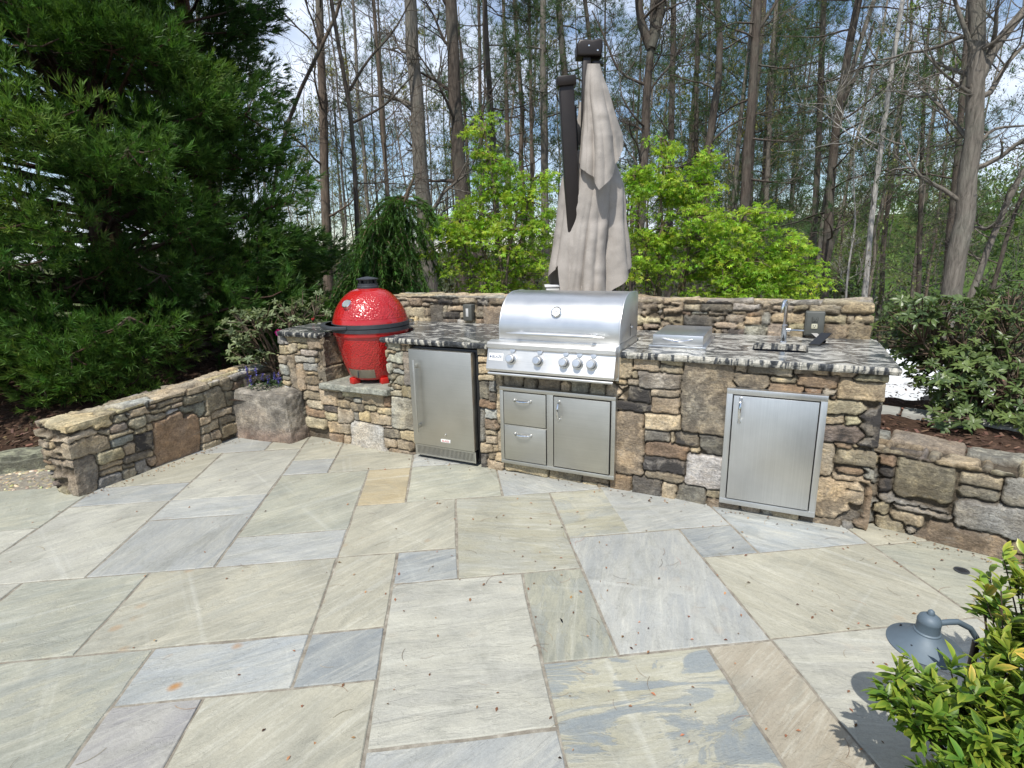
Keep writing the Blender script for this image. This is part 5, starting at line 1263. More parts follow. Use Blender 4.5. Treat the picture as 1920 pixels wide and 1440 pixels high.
# ---------------------------------------------------------------- lime green maples
def maple(label, x0, y0, z0, pads, seed, stem_to):
    """pads: crown outline as list of (cx,cz,rx,rz,n) ellipses in the x-z plane"""
    rs = np.random.RandomState(seed); t = thing('maple_tree', label, 'tree', (x0, y0, z0)); o = np.array([x0, y0, z0]); Lf = Leaves(); tv, tf = T_star(); br = []
    stems = []
    for s in stem_to:
        e = np.array(s); b = np.array([x0, y0, z0]); u = np.linspace(0, 1, 10)[:, None]; mid = b*.5+e*.5+rs.normal(0, .12, 3)+np.array([0, 0, .2]); P = b*(1-u)**2+2*mid*u*(1-u)+e*u**2; P[1:-1] += rs.normal(0, .02, (8, 3)); stems.append(P); br.append((P, np.linspace(.035, .010, 10)))
    SP = np.concatenate(stems)
    for cx, cz, rx, rz, n in pads:
        for k in range(n):
            b = ball(rs, 1)[0]; c = np.array([cx+b[0]*rx, y0+b[1]*min(rx, .9)*.9, cz+b[2]*rz]); size = rs.uniform(.12, .24); m = rs.randint(34, 60)
            bb = ball(rs, m)*np.array([size, size, size*.38]); dr = bb.copy(); dr[:, 2] = -.05+rs.normal(0, .12, m); dr += rs.normal(0, .06, (m, 3)); pos = c+bb-np.array([0, 0, 1.])*(bb[:, :1]**2+bb[:, 1:2]**2)/size*.25
            up = np.tile([0, 0, 1.], (m, 1))+rs.normal(0, .35, (m, 3)); g = rs.uniform()
            base = np.array([.17, .31, .022])*(1-g)+np.array([.36, .48, .045])*g
            Lf.add(tv, tf, pos, rot_from(dr, up), rs.uniform(.026, .062, m), vary(rs, m, base, .22, .10))
            j = np.argmin(((SP-c)**2).sum(1)); p0 = SP[j]; u = np.linspace(0, 1, 6)[:, None]; mid = (p0+c)/2+np.array([0, 0, .06]); br.append((p0*(1-u)**2+2*mid*u*(1-u)+c*u**2, np.linspace(.011, .004, 6)))
    tubes(br, 'trunk', MAT['bark'], t, (.17, .13, .085), 6, o); Lf.build('crown', MAT['leaf'], t, origin=o)
maple('lime green maple left of the folded parasol', -.05, 7., -.4, [(-.15, 1.75, .75, .35, 44), (.0, 2.05, .6, .30, 40), (-.55, 1.6, .5, .35, 26), (.15, 1.3, .5, .3, 26), (-.15, 2.45, .30, .26, 16), (-.28, 2.85, .16, .25, 8), (.35, 2.35, .25, .2, 8), (-.7, 1.95, .3, .12, 7), (-.25, 1.1, .5, .2, 12)], 21,
      [(-.6, 7, 1.9), (-.25, 6.9, 2.9), (.3, 7.1, 2.4), (.1, 6.8, 2.0), (-.3, 7.1, 1.5)])
maple('tall lime green maple right behind the folded parasol', 1.85, 6.9, -.6, [(1.95, 1.9, .65, .4, 50), (1.75, 2.35, .45, .3, 28), (2.25, 2.25, .32, .22, 14), (2.4, 2.6, .14, .22, 6), (1.7, 1.4, .55, .35, 28), (2.3, 1.5, .5, .3, 24), (1.85, 2.75, .18, .14, 6)], 22,
      [(1.5, 6.9, 2.4), (1.8, 6.9, 2.8), (2.4, 7., 2.6), (2.2, 6.8, 1.9), (1.6, 6.8, 1.5)])
maple('broad low lime green maple above the right half of the stone back wall', 3.0, 6.6, -.7, [(2.9, 1.45, .6, .32, 44), (3.3, 1.15, .45, .22, 26), (2.6, 1.15, .6, .3, 30), (2.85, 1.85, .35, .18, 14), (3.35, 1.42, .35, .14, 10), (2.9, .85, .8, .25, 26)], 23,
      [(2.7, 6.6, 1.9), (3.3, 6.6, 1.5), (3.6, 6.5, 1.0), (2.5, 6.6, 1.3), (2.9, 6.7, 1.4)])

# ---------------------------------------------------------------- rhododendrons
def shrub(label, pts, o, seed, leafL, cols, nst=14, wid=.17, whorls=8, m='glossy', cat='shrub', name='rhododendron'):
    rs = np.random.RandomState(seed); t = thing(name, label, cat, tuple(o)); o = np.array(o); Lf = Leaves(); tmp = [T_whorl(rs, rs.randint(whorls-3, whorls+2), wid) for _ in range(5)]; br = []
    P = np.array(pts); n = len(P); cen = P.mean(0); d = (P-o)/np.linalg.norm(P-o, axis=1)[:, None]*.6+rs.normal(0, .45, (n, 3))+np.array([0, -.15, .55])
    g = rs.uniform(0, 1, (n, 1)); c1, c2 = np.array(cols[0]), np.array(cols[1]); col = (c1*(1-g)+c2*g)*(1+rs.normal(0, .12, (n, 1))); tip = col*np.array([1.25, 1.2, .9])
    k = rs.randint(0, 5, n)
    for i in range(5):
        s_ = k == i
        if s_.any(): Lf.add(tmp[i][0], tmp[i][1], P[s_], rot_from(d[s_], roll=rs.uniform(0, 6, s_.sum())), leafL*rs.uniform(.75, 1.2, s_.sum()), col[s_], tmp[i][2], tip[s_])
    mains = []
    for i in range(nst):
        e = P[rs.randint(0, n)]; b = o+rs.normal(0, .05, 3)*np.array([1, 1, 0]); u = np.linspace(0, 1, 8)[:, None]; mid = b*.6+e*.4+np.array([0, 0, .15]); q = b*(1-u)**2+2*mid*u*(1-u)+e*u**2; mains.append(q); br.append((q, np.linspace(.014, .005, 8)))
    MP = np.concatenate(mains)
    for p in P:
        j = np.argmin(((MP-p)**2).sum(1)); b = MP[max(0, j-1)]; u = np.linspace(0, 1, 4)[:, None]; mid = (b+p)/2-np.array([0, 0, .02]); br.append((b*(1-u)**2+2*mid*u*(1-u)+p*u**2, np.linspace(.005, .0028, 4)))
    tubes(br, 'stems', MAT['bark'], t, (.14, .10, .07), 5, o); Lf.build('leaves', MAT[m], t, origin=o); return t, P, rs
rs = np.random.RandomState(77)
def cloud(rs, blobs):
    out = []
    for c, r, n in blobs:
        b = ball(rs, n); l = np.linalg.norm(b, axis=1)[:, None]; out.append(np.array(c)+b/np.maximum(l, 1e-6)*(l**.5)*np.array(r))
    return np.concatenate(out)
pr = cloud(rs, [((3.02, 3.75, .95), (.34, .3, .26), 217), ((3.45, 3.65, .98), (.4, .35, .34), 275), ((2.70, 3.72, 1.0), (.20, .2, .20), 79), ((3.0, 3.35, .66), (.36, .22, .2), 159), ((3.5, 3.2, .70), (.4, .25, .28), 203), ((2.85, 3.55, .74), (.24, .2, .16), 101), ((2.55, 3.5, 1.14), (.16, .12, .10), 29), ((4.0, 3.4, .9), (.4, .4, .45), 159), ((2.74, 3.20, .53), (.20, .12, .07), 20), ((3.15, 3.1, .55), (.3, .12, .08), 58)])
pr = pr[pr[:, 2] > .47]
shrub('broad glossy rhododendron growing over the right retaining wall', pr, (3.1, 3.55, .40), 31, .056, ((.045, .08, .028), (.12, .165, .055)), 34, .19, 8)
rs = np.random.RandomState(78)
pl = cloud(rs, [((-2.45, 5.05, .95), (.22, .2, .15), 60), ((-2.15, 5.15, 1.02), (.22, .2, .16), 55), ((-1.92, 5.3, 1.15), (.16, .15, .12), 30), ((-2.45, 5.0, .72), (.14, .15, .13), 30), ((-2.2, 5.05, .62), (.22, .12, .1), 30), ((-1.85, 5.25, 1.0), (.2, .1, .08), 16)])
tl, PL, rs = shrub('small grey green azalea with one magenta bloom behind the boulder', pl, (-2.2, 5.15, .35), 32, .052, ((.10, .135, .075), (.19, .23, .13)), 18, .17, 9, 'leaf')
def blossom(par, p, col, n, size, o):
    rs = np.random.RandomState(4); Lf = Leaves(); tv, tf, tw = T_lance(.1, .3, .30, 3); d = rs.normal(0, 1, (n, 3)); d[:, 1] -= .8; Lf.add(tv, tf, np.tile(p, (n, 1))+rs.normal(0, size*.3, (n, 3)), rot_from(d), rs.uniform(.7, 1.1, n)*size, vary(rs, n, col, .15)); Lf.build('flower', MAT['petal'], par, origin=o)
blossom(tl, np.array(tuple(at(522, 622, 4.93))), (.55, .02, .25), 26, .030, (-2.2, 5.15, .35))
blossom(tl, np.array(tuple(at(588, 597, 5.2))), (.45, .06, .05), 10, .020, (-2.2, 5.15, .35))

# ---------------------------------------------------------------- heavenly bamboo in the foreground
def nandina():
    rs = np.random.RandomState(9); o = np.array([1.55, 1.22, 0.]); t = thing('nandina_shrub', 'bright glossy shrub with yellow tipped pointed leaves in the lower right corner', 'shrub', tuple(o))
    Lf = Leaves(); tmp = [T_lance(.35, b, w, 4) for b, w in ((.18, .17), (.32, .15), (.10, .19), (.4, .16))]; br = []
    blobs = [((1.33, 1.12, .40), (.24, .22, .13), 90), ((1.50, 1.22, .50), (.22, .20, .16), 90), ((1.22, .98, .30), (.20, .16, .12), 60), ((1.58, 1.42, .52), (.17, .15, .16), 50), ((1.16, 1.18, .30), (.14, .14, .10), 26), ((1.62, 1.30, .66), (.12, .12, .12), 24), ((1.45, 1.0, .36), (.25, .2, .22), 60), ((1.06, 1.08, .18), (.10, .10, .09), 24), ((1.12, .98, .34), (.16, .12, .12), 50), ((1.20, 1.25, .36), (.16, .16, .10), 40)]
    blobs += [(tuple(at(1720, 1315, 1.22)), (.08, .08, .05), 24), (tuple(at(1760, 1300, 1.3)), (.1, .08, .05), 24)]; P = cloud(rs, blobs); P = P[P[:, 2] > .06]; lc = np.array(tuple(at(1733, 1205, 1.4))); P = P[(np.linalg.norm((P-lc)[:, :2], axis=1) > .13) | (P[:, 2] < lc[2]-.13)]; vd = lc-np.array([0, 0, CAMZ]); vd /= np.linalg.norm(vd); w_ = P-np.array([0, 0, CAMZ]); al = w_@vd; off_ = np.linalg.norm(w_-al[:, None]*vd, axis=1); P = P[(off_ > .085) | (al > 1.9)]
    for k, p in enumerate(P):
        ax = (p-np.array([1.42, 1.2, .0])); ax = ax/np.linalg.norm(ax)*.8+np.array([0, 0, .55])+rs.normal(0, .25, 3); ax /= np.linalg.norm(ax); m = rs.randint(9, 15); L_ = rs.uniform(.05, .095)
        u = rs.uniform(0, 1, m); pos = p+ax*(u[:, None]-.6)*L_; s = rs.normal(0, 1, (m, 3)); s -= ax*(s@ax)[:, None]; s /= np.linalg.norm(s, axis=1)[:, None]; d = s*(1.05-.45*u[:, None])+ax*(.35+.55*u[:, None]); high = ss(.30, .62, np.array([p[2]]))[0]*.7+.3*rs.uniform()
        yl = np.clip(1.35*high*u+rs.normal(.04, .18, m), 0, 1)[:, None]; green = np.array([.045, .13, .018]); lime = np.array([.17, .27, .03]); yel = np.array([.48, .42, .06]); red = np.array([.5, .13, .05])
        col = green*(1-yl)+lime*yl; tip = lime*(1-yl)+(yel*(rs.uniform(0, 1, (m, 1)) > .12)+red*(rs.uniform(0, 1, (m, 1)) < .10))*yl; col = col*(1+rs.normal(0, .15, (m, 1))); tip = np.maximum(tip, col*.8)
        up = np.tile([0, 0, 1.], (m, 1))+s*.3+rs.normal(0, .25, (m, 3)); kk = rs.randint(0, 4, m)
        for i in range(4):
            q = kk == i
            if q.any(): Lf.add(tmp[i][0], tmp[i][1], pos[q], rot_from(d[q], up[q]), np.stack([rs.uniform(.034, .058, q.sum())]*3, 1)*np.array([1, 1.05, 1]), col[q], tmp[i][2]**1.6, tip[q])
        b = np.array([1.42+rs.normal(0, .07), 1.2+rs.normal(0, .07), 0]); u = np.linspace(0, 1, 6)[:, None]; mid = (b+p)/2+np.array([0, 0, .05]); br.append((b*(1-u)**2+2*mid*u*(1-u)+p*u**2, np.linspace(.004, .0018, 6)))
    tubes(br, 'stems', MAT['bark'], t, (.10, .075, .05), 5, o); Lf.build('leaves', MAT['glossy'], t, smooth=True, origin=o)
nandina()

# ---------------------------------------------------------------- purple ground cover behind the boulder
def ajuga():
    rs = np.random.RandomState(14); o = np.array([-2.2, 4.95, .34]); t = thing('ground_cover', 'low ground cover with blue purple flower spikes between boulder and left wall', 'flowers', tuple(o)); t['kind'] = 'stuff'
    Lf = Leaves(); tv, tf, tw = T_lance(.1, .2, .3, 2); n = 900; pos = np.stack([rs.uniform(-2.5, -1.95, n), rs.uniform(4.72, 5.2, n), .38+rs.uniform(0, .08, n)], 1); d = rs.normal(0, 1, (n, 3)); d[:, 2] = np.abs(d[:, 2])*.6
    Lf.add(tv, tf, pos, rot_from(d), rs.uniform(.02, .04, n), vary(rs, n, (.05, .08, .035), .3))
    Fl = Leaves()
    for x, y, h in [(455, 705, 0), (470, 712, 0), (480, 697, 0), (492, 706, 0), (437, 722, 0), (445, 708, 0), (503, 712, 0), (515, 705, 0), (521, 716, 0), (524, 706, 0), (536, 700, 0), (462, 716, 0), (463, 695, 0)]:
        c = np.array(tuple(at(x, y, 4.86))); m = 46; u = rs.uniform(-.04, .035, m); s = rs.normal(0, 1, (m, 3)); Fl.add(tv, tf, c+np.stack([rs.normal(0, .004, m), rs.normal(0, .004, m), u], 1), rot_from(s), rs.uniform(.012, .02, m), vary(rs, m, (.13, .12, .42), .25))
    Lf.build('leaves', MAT['leaf'], t, origin=o); Fl.build('flower_spikes', MAT['petal'], t, origin=o)
ajuga()

# ================================================================== BEDS, KERB, CAR
def bedmesh(name, pts, z, zb, col, seed, amp=.02):
    """filled planting bed with an uneven top"""
    P = np.array(pts); mn, mxx = P.min(0), P.max(0); st = .06; xs = np.arange(mn[0], mxx[0]+st, st); ys = np.arange(mn[1], mxx[1]+st, st); Xg, Yg = np.meshgrid(xs, ys); q = np.stack([Xg.ravel(), Yg.ravel()], 1)
    def inside(p):
        c = np.zeros(len(p), bool); n = len(P)
        for i in range(n):
            a, b = P[i], P[(i+1) % n]; t = ((a[1] > p[:, 1]) != (b[1] > p[:, 1])) & (p[:, 0] < (b[0]-a[0])*(p[:, 1]-a[1])/(b[1]-a[1]+1e-12)+a[0]); c ^= t
        return c
    v = np.c_[q, z+amp*fbm(np.c_[q, 0*q[:, 0]], 6, seed, 4)]; ins = inside(q); n = len(xs); i = (np.arange(n-1)[None]+np.arange(len(ys)-1)[:, None]*n).ravel(); F = np.stack([i, i+1, i+1+n, i+n], 1); F = F[ins[F].all(1)]
    c = np.array(col)*(1+.35*fbm(v, 14, seed+2, 3)[:, None]); o = mk(name, v, F, MAT['ground'], None, np.clip(c, .01, 1), True); tag(o, kind='structure')
    return o
wb = [W0+WD*-.35+Vector((.68, .73, 0))*.25, W0+WD*2.4+Vector((.68, .73, 0))*.25, W0+WD*2.4+Vector((.68, .73, 0))*2.4, W0+Vector((.68, .73, 0))*1.25+Vector((-.35, .35, 0))]
bedmesh('planting_bed', [(v.x, v.y) for v in wb], .43, 0, (.095, .058, .04), 3, .03)
bedmesh('planter_soil', [(-2.75, 4.65), (-1.75, 4.60), (-1.85, 5.5), (-2.45, 5.9)], .35, 0, (.07, .048, .035), 4, .02)
bedmesh('shrub_bed', [(1.26, .3), (3.2, .3), (3.2, 1.7), (1.66, 1.55), (1.36, 1.2)], .012, 0, (.08, .055, .04), 6, .02)
kbp = [onz(1650, 768, .46), onz(1765, 784, .46)]; kd = (kbp[1]-kbp[0]).normalized(); t = thing('stone_kerb', 'grey stone kerb at the back of the right planting bed, in front of the white car', 'kerb', kbp[0], math.atan2(kd.y, kd.x))
bm = B()
for i in range(4): a_box(bm, -.6+i*.72, -.6+i*.72+.708, .0, .16, -.9, .0+.004*(i % 2), .014)
for v in bm.verts: v.co += Vector((0, 0, 0))
ORG[t.name] = (0, 0, 0); fin(bm, 'kerb_stones', MAT['concrete'], t)

def car():
    cx, cy, cz = at(1672, 655, 7.9)[0]-1.35, 7.9, -.95
    t = thing('parked_car', 'white parked car mostly hidden behind the right end of the kitchen and the rhododendron', 'car', (cx, cy, cz), R(-14))
    # cross sections along x: (x, half width, z sill, z belt, z top, half width top)
    prof = [(-2.25, .55, .45, .62, .66, .5), (-2.2, .78, .32, .72, .80, .70), (-1.9, .88, .26, .84, .98, .74), (-1.55, .91, .24, .90, 1.28, .70), (-1.1, .92, .22, .92, 1.44, .66), (-.4, .92, .22, .93, 1.49, .65), (.3, .92, .22, .93, 1.45, .65), (.8, .92, .22, .93, 1.26, .68), (1.15, .92, .22, .92, 1.02, .74), (1.4, .91, .24, .88, .95, .76), (1.9, .88, .28, .80, .86, .74), (2.2, .78, .34, .66, .72, .66), (2.28, .6, .42, .58, .62, .5)]
    bm = B(); rings = []
    for x, hw, zs, zbelt, zt, ht in prof:
        pts = [(-hw*.9, zs), (-hw, zs+.10), (-hw*1.01, (zs+zbelt)/2), (-hw*.985, zbelt), (-(hw+ht)/2*.99, (zbelt+zt)/2), (-ht, zt-.04), (-ht*.8, zt), (0, zt+.015), (ht*.8, zt), (ht, zt-.04), ((hw+ht)/2*.99, (zbelt+zt)/2), (hw*.985, zbelt), (hw*1.01, (zs+zbelt)/2), (hw, zs+.10), (hw*.9, zs)]
        rings.append([bm.verts.new((x, a, b)) for a, b in pts])
    for a, b in zip(rings[:-1], rings[1:]):
        n = len(a)
        for i in range(n): bm.faces.new((a[i], b[i], b[(i+1) % n], a[(i+1) % n]))
    bm.faces.new(rings[0]); bm.faces.new(rings[-1][::-1])
    o = fin(bm, 'body', MAT['white'], t, 40); md = o.modifiers.new('s', 'SUBSURF'); md.levels = 2; md.render_levels = 2
    for s in (-1, 1):
        for x0, x1, x2, x3 in ((-1.42, -.98, -.42, -.42), (-.34, -.34, .28, .72)):
            bm = B(); zb_, zt_ = .96, 1.36; vs = []
            for k in (0, 1):
                vs.append([bm.verts.new((x, s*(.885+.012*k+(-.155 if z > 1 else -.0)), z)) for x, z in ((x0, zb_), (x1, zt_), (x2, zt_), (x3, zb_))])
            bm.faces.new(vs[0]); bm.faces.new(vs[1][::-1])
            for i in range(4): bm.faces.new((vs[0][i], vs[0][(i+1) % 4], vs[1][(i+1) % 4], vs[1][i]))
            fin(bm, 'side_window', MAT['glass'], t, 0)
        for x in (-1.38, 1.38):
            w = thing('tmp', None, None); bpy.data.objects.remove(w)
            o = fin(a_lathe(B(), [(.20, -.10), (.31, -.10), (.325, -.06), (.325, .06), (.31, .10), (.20, .10)], (x, s*.82, .325), (0, 1, 0), 32), 'wheel', MAT['rubber'], t)
            fin(a_lathe(B(), [(0, s*.085), (.05, s*.095), (.19, s*.075), (.205, s*.105), (.205, -s*.05)], (x, s*.82, .325), (0, 1, 0), 24), 'rim', MAT['chrome'], o)
        fin(a_box(B(), 2.02, 2.22, s*.62-.12, s*.62+.12, .60, .70, .03), 'headlight', MAT['face'], t)
        fin(a_box(B(), -2.24, -2.12, s*.62-.12, s*.62+.12, .66, .76, .03), 'tail_light', MAT['redink'], t)
car()
# driveway under the car
bm = B(); p = [Kw(4.3, 2.0, 0), Kw(9.5, 2.2, 0), Kw(11, 7.2, 0), Kw(3.2, 7.5, 0)]
vs = [bm.verts.new((q.x, q.y, -.945)) for q in p]; bm.faces.new(vs); tag(fin(bm, 'driveway', MAT['concrete'], None, 0), kind='structure')

# ================================================================== FOREST
BARK = dict(g=(.175, .155, .13), d=(.095, .078, .064), b=(.145, .112, .087), p=(.40, .38, .35), w=(.23, .195, .16))
TUFT = [T_tuft(np.random.RandomState(i), 11, .018, 1.3) for i in range(5)]
def gz(x, y): return float(terrain_z(np.array([x]), np.array([y]))[0])
def trunk_px(pts, Y, extra=4.):
    """pixel points from top to bottom on the depth plane Y -> world polyline from the ground up, carried on above the frame"""
    P = [np.array(tuple(at(x, y, Y))) for x, y in pts][::-1]; b = P[0].copy(); d = (P[1]-P[0]); d /= np.linalg.norm(d); g = gz(b[0], Y)-.1
    if b[2] > g: P = [b-d*(b[2]-g)/max(d[2], .3)]+P
    else: P[0][2] = g
    d = P[-1]-P[-2]; d /= np.linalg.norm(d); d = d*.5+np.array([0, 0, .5]); d /= np.linalg.norm(d); P = P+[P[-1]+d*extra*.5, P[-1]+d*extra]; P = np.array(P)
    l = np.concatenate([[0], np.cumsum(np.linalg.norm(np.diff(P, axis=0), axis=1))]); n = 16; u = np.linspace(0, l[-1], n); return np.stack([np.interp(u, l, P[:, c]) for c in range(3)], 1)
def sm(P, rs, a=.03):
    Q = P.copy(); Q[1:-1] = P[1:-1]*.5+(P[:-2]+P[2:])*.25; Q[1:-1, :2] += rs.normal(0, a, (len(P)-2, 2)); return Q
def needles(Lf, tips, rs, col, size=.22, per=3, tipc=(.07, .12, .04)):
    pos, d = [], []
    for p, dr, lev, poly in tips:
        if lev == 0: continue
        k = len(poly)
        for j in range(per):
            i = rs.randint(1, k); pos.append(poly[i]+rs.normal(0, .05, 3)); d.append((poly[i]-poly[i-1])/.2+rs.normal(0, .35, 3)+np.array([0, 0, .35]))
    pos, d = np.array(pos), np.array(d); n = len(pos); k = rs.randint(0, 5, n)
    for i in range(5):
        q = k == i
        if q.any(): Lf.add(TUFT[i][0], TUFT[i][1], pos[q], rot_from(d[q]), rs.uniform(.7, 1.2, q.sum())*size, vary(rs, q.sum(), col, .25), TUFT[i][2], vary(rs, q.sum(), tipc, .2))
def buds(Lf, tips, rs, col, per=5, size=.035):
    tv, tf = np.array([[0, -.35, 0], [1, 0, .1], [0, .35, 0], [-.6, 0, .1]]), [np.array([[0, 1, 2, 3]])]; pos = []
    for p, dr, lev, poly in tips:
        if lev == 0: continue
        for j in range(per): i = rs.randint(1, len(poly)); pos.append(poly[i]+rs.normal(0, .06, 3))
    pos = np.array(pos); n = len(pos); Lf.add(tv, tf, pos, rot_from(rs.normal(0, 1, (n, 3))), rs.uniform(.6, 1.3, n)*size, vary(rs, n, col, .25))
def tree(kind, label, pts, wpx, Y, col, seed, name=None, group=None, nb=12, L0_=2.2, h0=.25, leafcol=None, extra=4., depth=2, forks=(), az=None, rtop=.45, dens=1):
    rs = np.random.RandomState(seed); TP = sm(trunk_px(pts, Y, extra), rs, .008*wpx/20); w = wpx/1031*Y/2; n = len(TP); b = TP[0].copy(); H_ = TP[-1, 2]-b[2]
    o = (float(b[0]), float(b[1]), float(b[2])); t = thing(name or {'pine': 'pine_tree', 'bare': 'bare_tree'}[kind], label, 'tree', o, group=group)
    w *= .86; tr = np.linspace(w*1.08, w*rtop, n); tr[0] *= 1.35; tr[1] *= 1.1; polys = [(TP, tr)]
    for f, fp in enumerate(forks):   # big side limbs given in pixels, from the trunk outwards
        q = np.array([tuple(at(x, y, Y)) for x, y in fp[1]]); l = np.concatenate([[0], np.cumsum(np.linalg.norm(np.diff(q, axis=0), axis=1))]); u = np.linspace(0, l[-1], 9); q = np.stack([np.interp(u, l, q[:, c]) for c in range(3)], 1); q[1:-1] = q[1:-1]*.5+(q[:-2]+q[2:])*.25
        polys.append((q, np.linspace(fp[0]/1031*Y/2, fp[0]/1031*Y/5, 9)))
    tubes(polys, 'trunk', MAT['bark'], t, BARK[col], 10, o)
    if kind == 'pine':
        br, tips = limbs(TP, tr, rs, b[2]+H_*h0, TP[-1, 2], int(nb*.8), L0_, (-.15, .35), depth, 5, .12, .02, .28, az)
        Lf = Leaves(); needles(Lf, tips, rs, leafcol or (.05, .09, .035), .27, dens+1); Lf.build('crown', MAT['needle'], t, origin=o)
    else:
        br, tips = limbs(TP, tr, rs, b[2]+H_*h0, TP[-1, 2], nb, L0_, (.15, .95), depth, 6, .17, .05, .32, az)
        for q, r in polys[1:]:
            b2, t2 = limbs(q, r, rs, q[1, 2], q[-1, 2], 5, L0_*.7, (.2, .9), depth, 5, .17, .05, .5); br += b2; tips += t2
        if leafcol: Lf = Leaves(); buds(Lf, tips, rs, leafcol, 5*dens, .0022*Y); Lf.build('crown', MAT['leaf'], t, origin=o)
    tubes(br, 'branches', MAT['bark'], t, BARK[col], 4, o)
    return t
BUD = (.20, .19, .06); OLI = (.13, .13, .055)
tree('bare', 'straight grey brown trunk left of all the others, beside the dark evergreen', [(598, 0), (606, 200), (612, 430)], 20, 13, 'b', 101, nb=14, h0=.2)
tree('bare', 'slim dark crooked tree with many fine bare branches right of the dark evergreen', [(620, 0), (632, 80), (655, 180), (664, 250), (668, 380)], 10, 8.5, 'd', 102, nb=16, L0_=1.7, h0=.2, forks=[(5, [(655, 170), (690, 110), (740, 60), (770, 0)]), (5, [(662, 230), (720, 200), (775, 140)])], depth=2)
tree('bare', 'stout grey trunk wound by a dark vine, left of centre', [(768, 0), (778, 150), (788, 300), (800, 460)], 34, 12.5, 'g', 103, nb=12, h0=.15, L0_=1.6)
tree('bare', 'stout dark trunk just right of the vine wound one', [(844, 0), (852, 150), (862, 330), (870, 500)], 32, 13, 'd', 104, nb=12, h0=.2)
tree('pine', 'thin dark pine between the stout dark trunk and the parasol', [(908, 0), (920, 200), (932, 420)], 15, 15, 'd', 105, nb=26, h0=.25)
tree('pine', 'paler thin pine in line with the top of the left maple', [(944, 0), (950, 200), (955, 400)], 10, 18, 'b', 106, nb=26, h0=.3)
tree('bare', 'very slim straight pole tree above the left maple', [(992, 0), (996, 200), (998, 400)], 9, 16, 'b', 107, nb=16, h0=.3)
tree('pine', 'smooth grey trunk left of the parasol mast', [(1018, 0), (1019, 200), (1022, 420)], 18, 15, 'g', 108, nb=20, h0=.45)
tree('pine', 'dark pine trunk directly behind the parasol', [(1046, 0), (1062, 170), (1075, 420)], 18, 16, 'd', 109, nb=24, h0=.35)
tree('bare', 'dark forked trunk just right of the parasol head', [(1222, 60), (1216, 150), (1208, 280), (1200, 420)], 26, 12, 'd', 110, nb=12, h0=.35, forks=[(16, [(1220, 90), (1200, 40), (1195, -30), (1185, -120)]), (18, [(1220, 90), (1236, 40), (1240, -30), (1246, -140)]), (5, [(1214, 160), (1160, 140), (1130, 60), (1110, 20)])], extra=.6)
tree('bare', 'slim trunk right of the dark forked one', [(1262, 0), (1262, 120), (1258, 300)], 15, 15, 'd', 111, nb=12, h0=.3)
tree('pine', 'narrow dark pine with short side branches, third right of the parasol', [(1308, 0), (1306, 160), (1305, 340)], 11, 16, 'd', 112, nb=30, L0_=1.6, h0=.2)
tree('bare', 'curving dark trunk that bends left half way down', [(1342, 0), (1352, 60), (1356, 120), (1342, 200), (1324, 260), (1322, 400)], 18, 14, 'd', 113, nb=12, h0=.3)
tree('bare', 'leaning pole tree beside the curving trunk', [(1404, 100), (1385, 250), (1372, 460)], 11, 16, 'g', 114, nb=12, h0=.3, leafcol=BUD)
tree('pine', 'tall straight dark trunk above the lime maple', [(1420, 0), (1412, 160), (1402, 300), (1390, 450)], 22, 13.5, 'd', 115, nb=16, h0=.35, forks=[(7, [(1418, 60), (1440, 30), (1470, -20)])])
tree('bare', 'slender trunk at right of the tall straight one', [(1456, 0), (1446, 160), (1436, 400)], 11, 16, 'g', 116, nb=14, h0=.3, leafcol=BUD)
tree('pine', 'thin pine leftmost of the close right hand cluster', [(1545, 0), (1538, 200), (1522, 520)], 14, 15, 'd', 117, nb=26, h0=.2)
tree('pine', 'dark leaning pine in the middle of the right hand cluster', [(1612, 0), (1580, 150), (1560, 300), (1545, 540)], 20, 13.5, 'd', 118, nb=24, L0_=2.6, h0=.2, forks=[(8, [(1575, 200), (1612, 130), (1640, 40)])])
tree('bare', 'leaning trunk crossing the right hand cluster', [(1655, -40), (1602, 100), (1575, 220), (1540, 420), (1530, 560)], 12, 15, 'g', 119, nb=12, h0=.3, leafcol=OLI)
tree('bare', 'pale slim birch like trunk leaning right, with speckled bark', [(1692, 0), (1668, 160), (1648, 300), (1632, 430), (1620, 575)], 12, 12, 'p', 120, nb=14, h0=.3, leafcol=OLI)
tree('pine', 'broad layered pine right of the pale trunk', [(1735, 120), (1728, 300), (1722, 560)], 11, 20, 'd', 121, nb=34, L0_=3.6, h0=.2, extra=1.5, dens=2)
tree('bare', 'slender dark trunk close left of the biggest right trunk', [(1812, 60), (1800, 250), (1782, 420), (1770, 590)], 15, 12, 'd', 122, nb=12, h0=.3)
tree('bare', 'thickest grey trunk at right, forking high up', [(1828, 0), (1834, 130), (1822, 260), (1806, 420), (1780, 600)], 40, 9.5, 'g', 123, nb=14, L0_=2., h0=.35, forks=[(20, [(1834, 150), (1862, 90), (1920, 20), (1990, -60)]), (12, [(1815, 160), (1850, 190), (1885, 120), (1925, 80)]), (7, [(1818, 290), (1860, 240), (1930, 235)]), (9, [(1826, 100), (1800, 30), (1770, -60)])], extra=3., rtop=.5)
tree('bare', 'thin grey trunk leaning far to the right edge', [(1990, 230), (1915, 320), (1862, 440), (1812, 580)], 15, 10, 'g', 124, nb=12, L0_=1.2, h0=.25, extra=1.5, forks=[(6, [(1848, 430), (1830, 425), (1815, 430)])])
tree('bare', 'thinner leaning trunk nearest the right edge', [(1960, 270), (1900, 400), (1850, 590)], 10, 11, 'd', 125, nb=10, L0_=1.2, h0=.3, extra=1.5)
tree('bare', 'leaning limb like trunk against the dark evergreen', [(640, 20), (590, 110), (545, 200), (520, 300), (500, 450)], 9, 11, 'b', 126, nb=8, h0=.3, L0_=1.4)
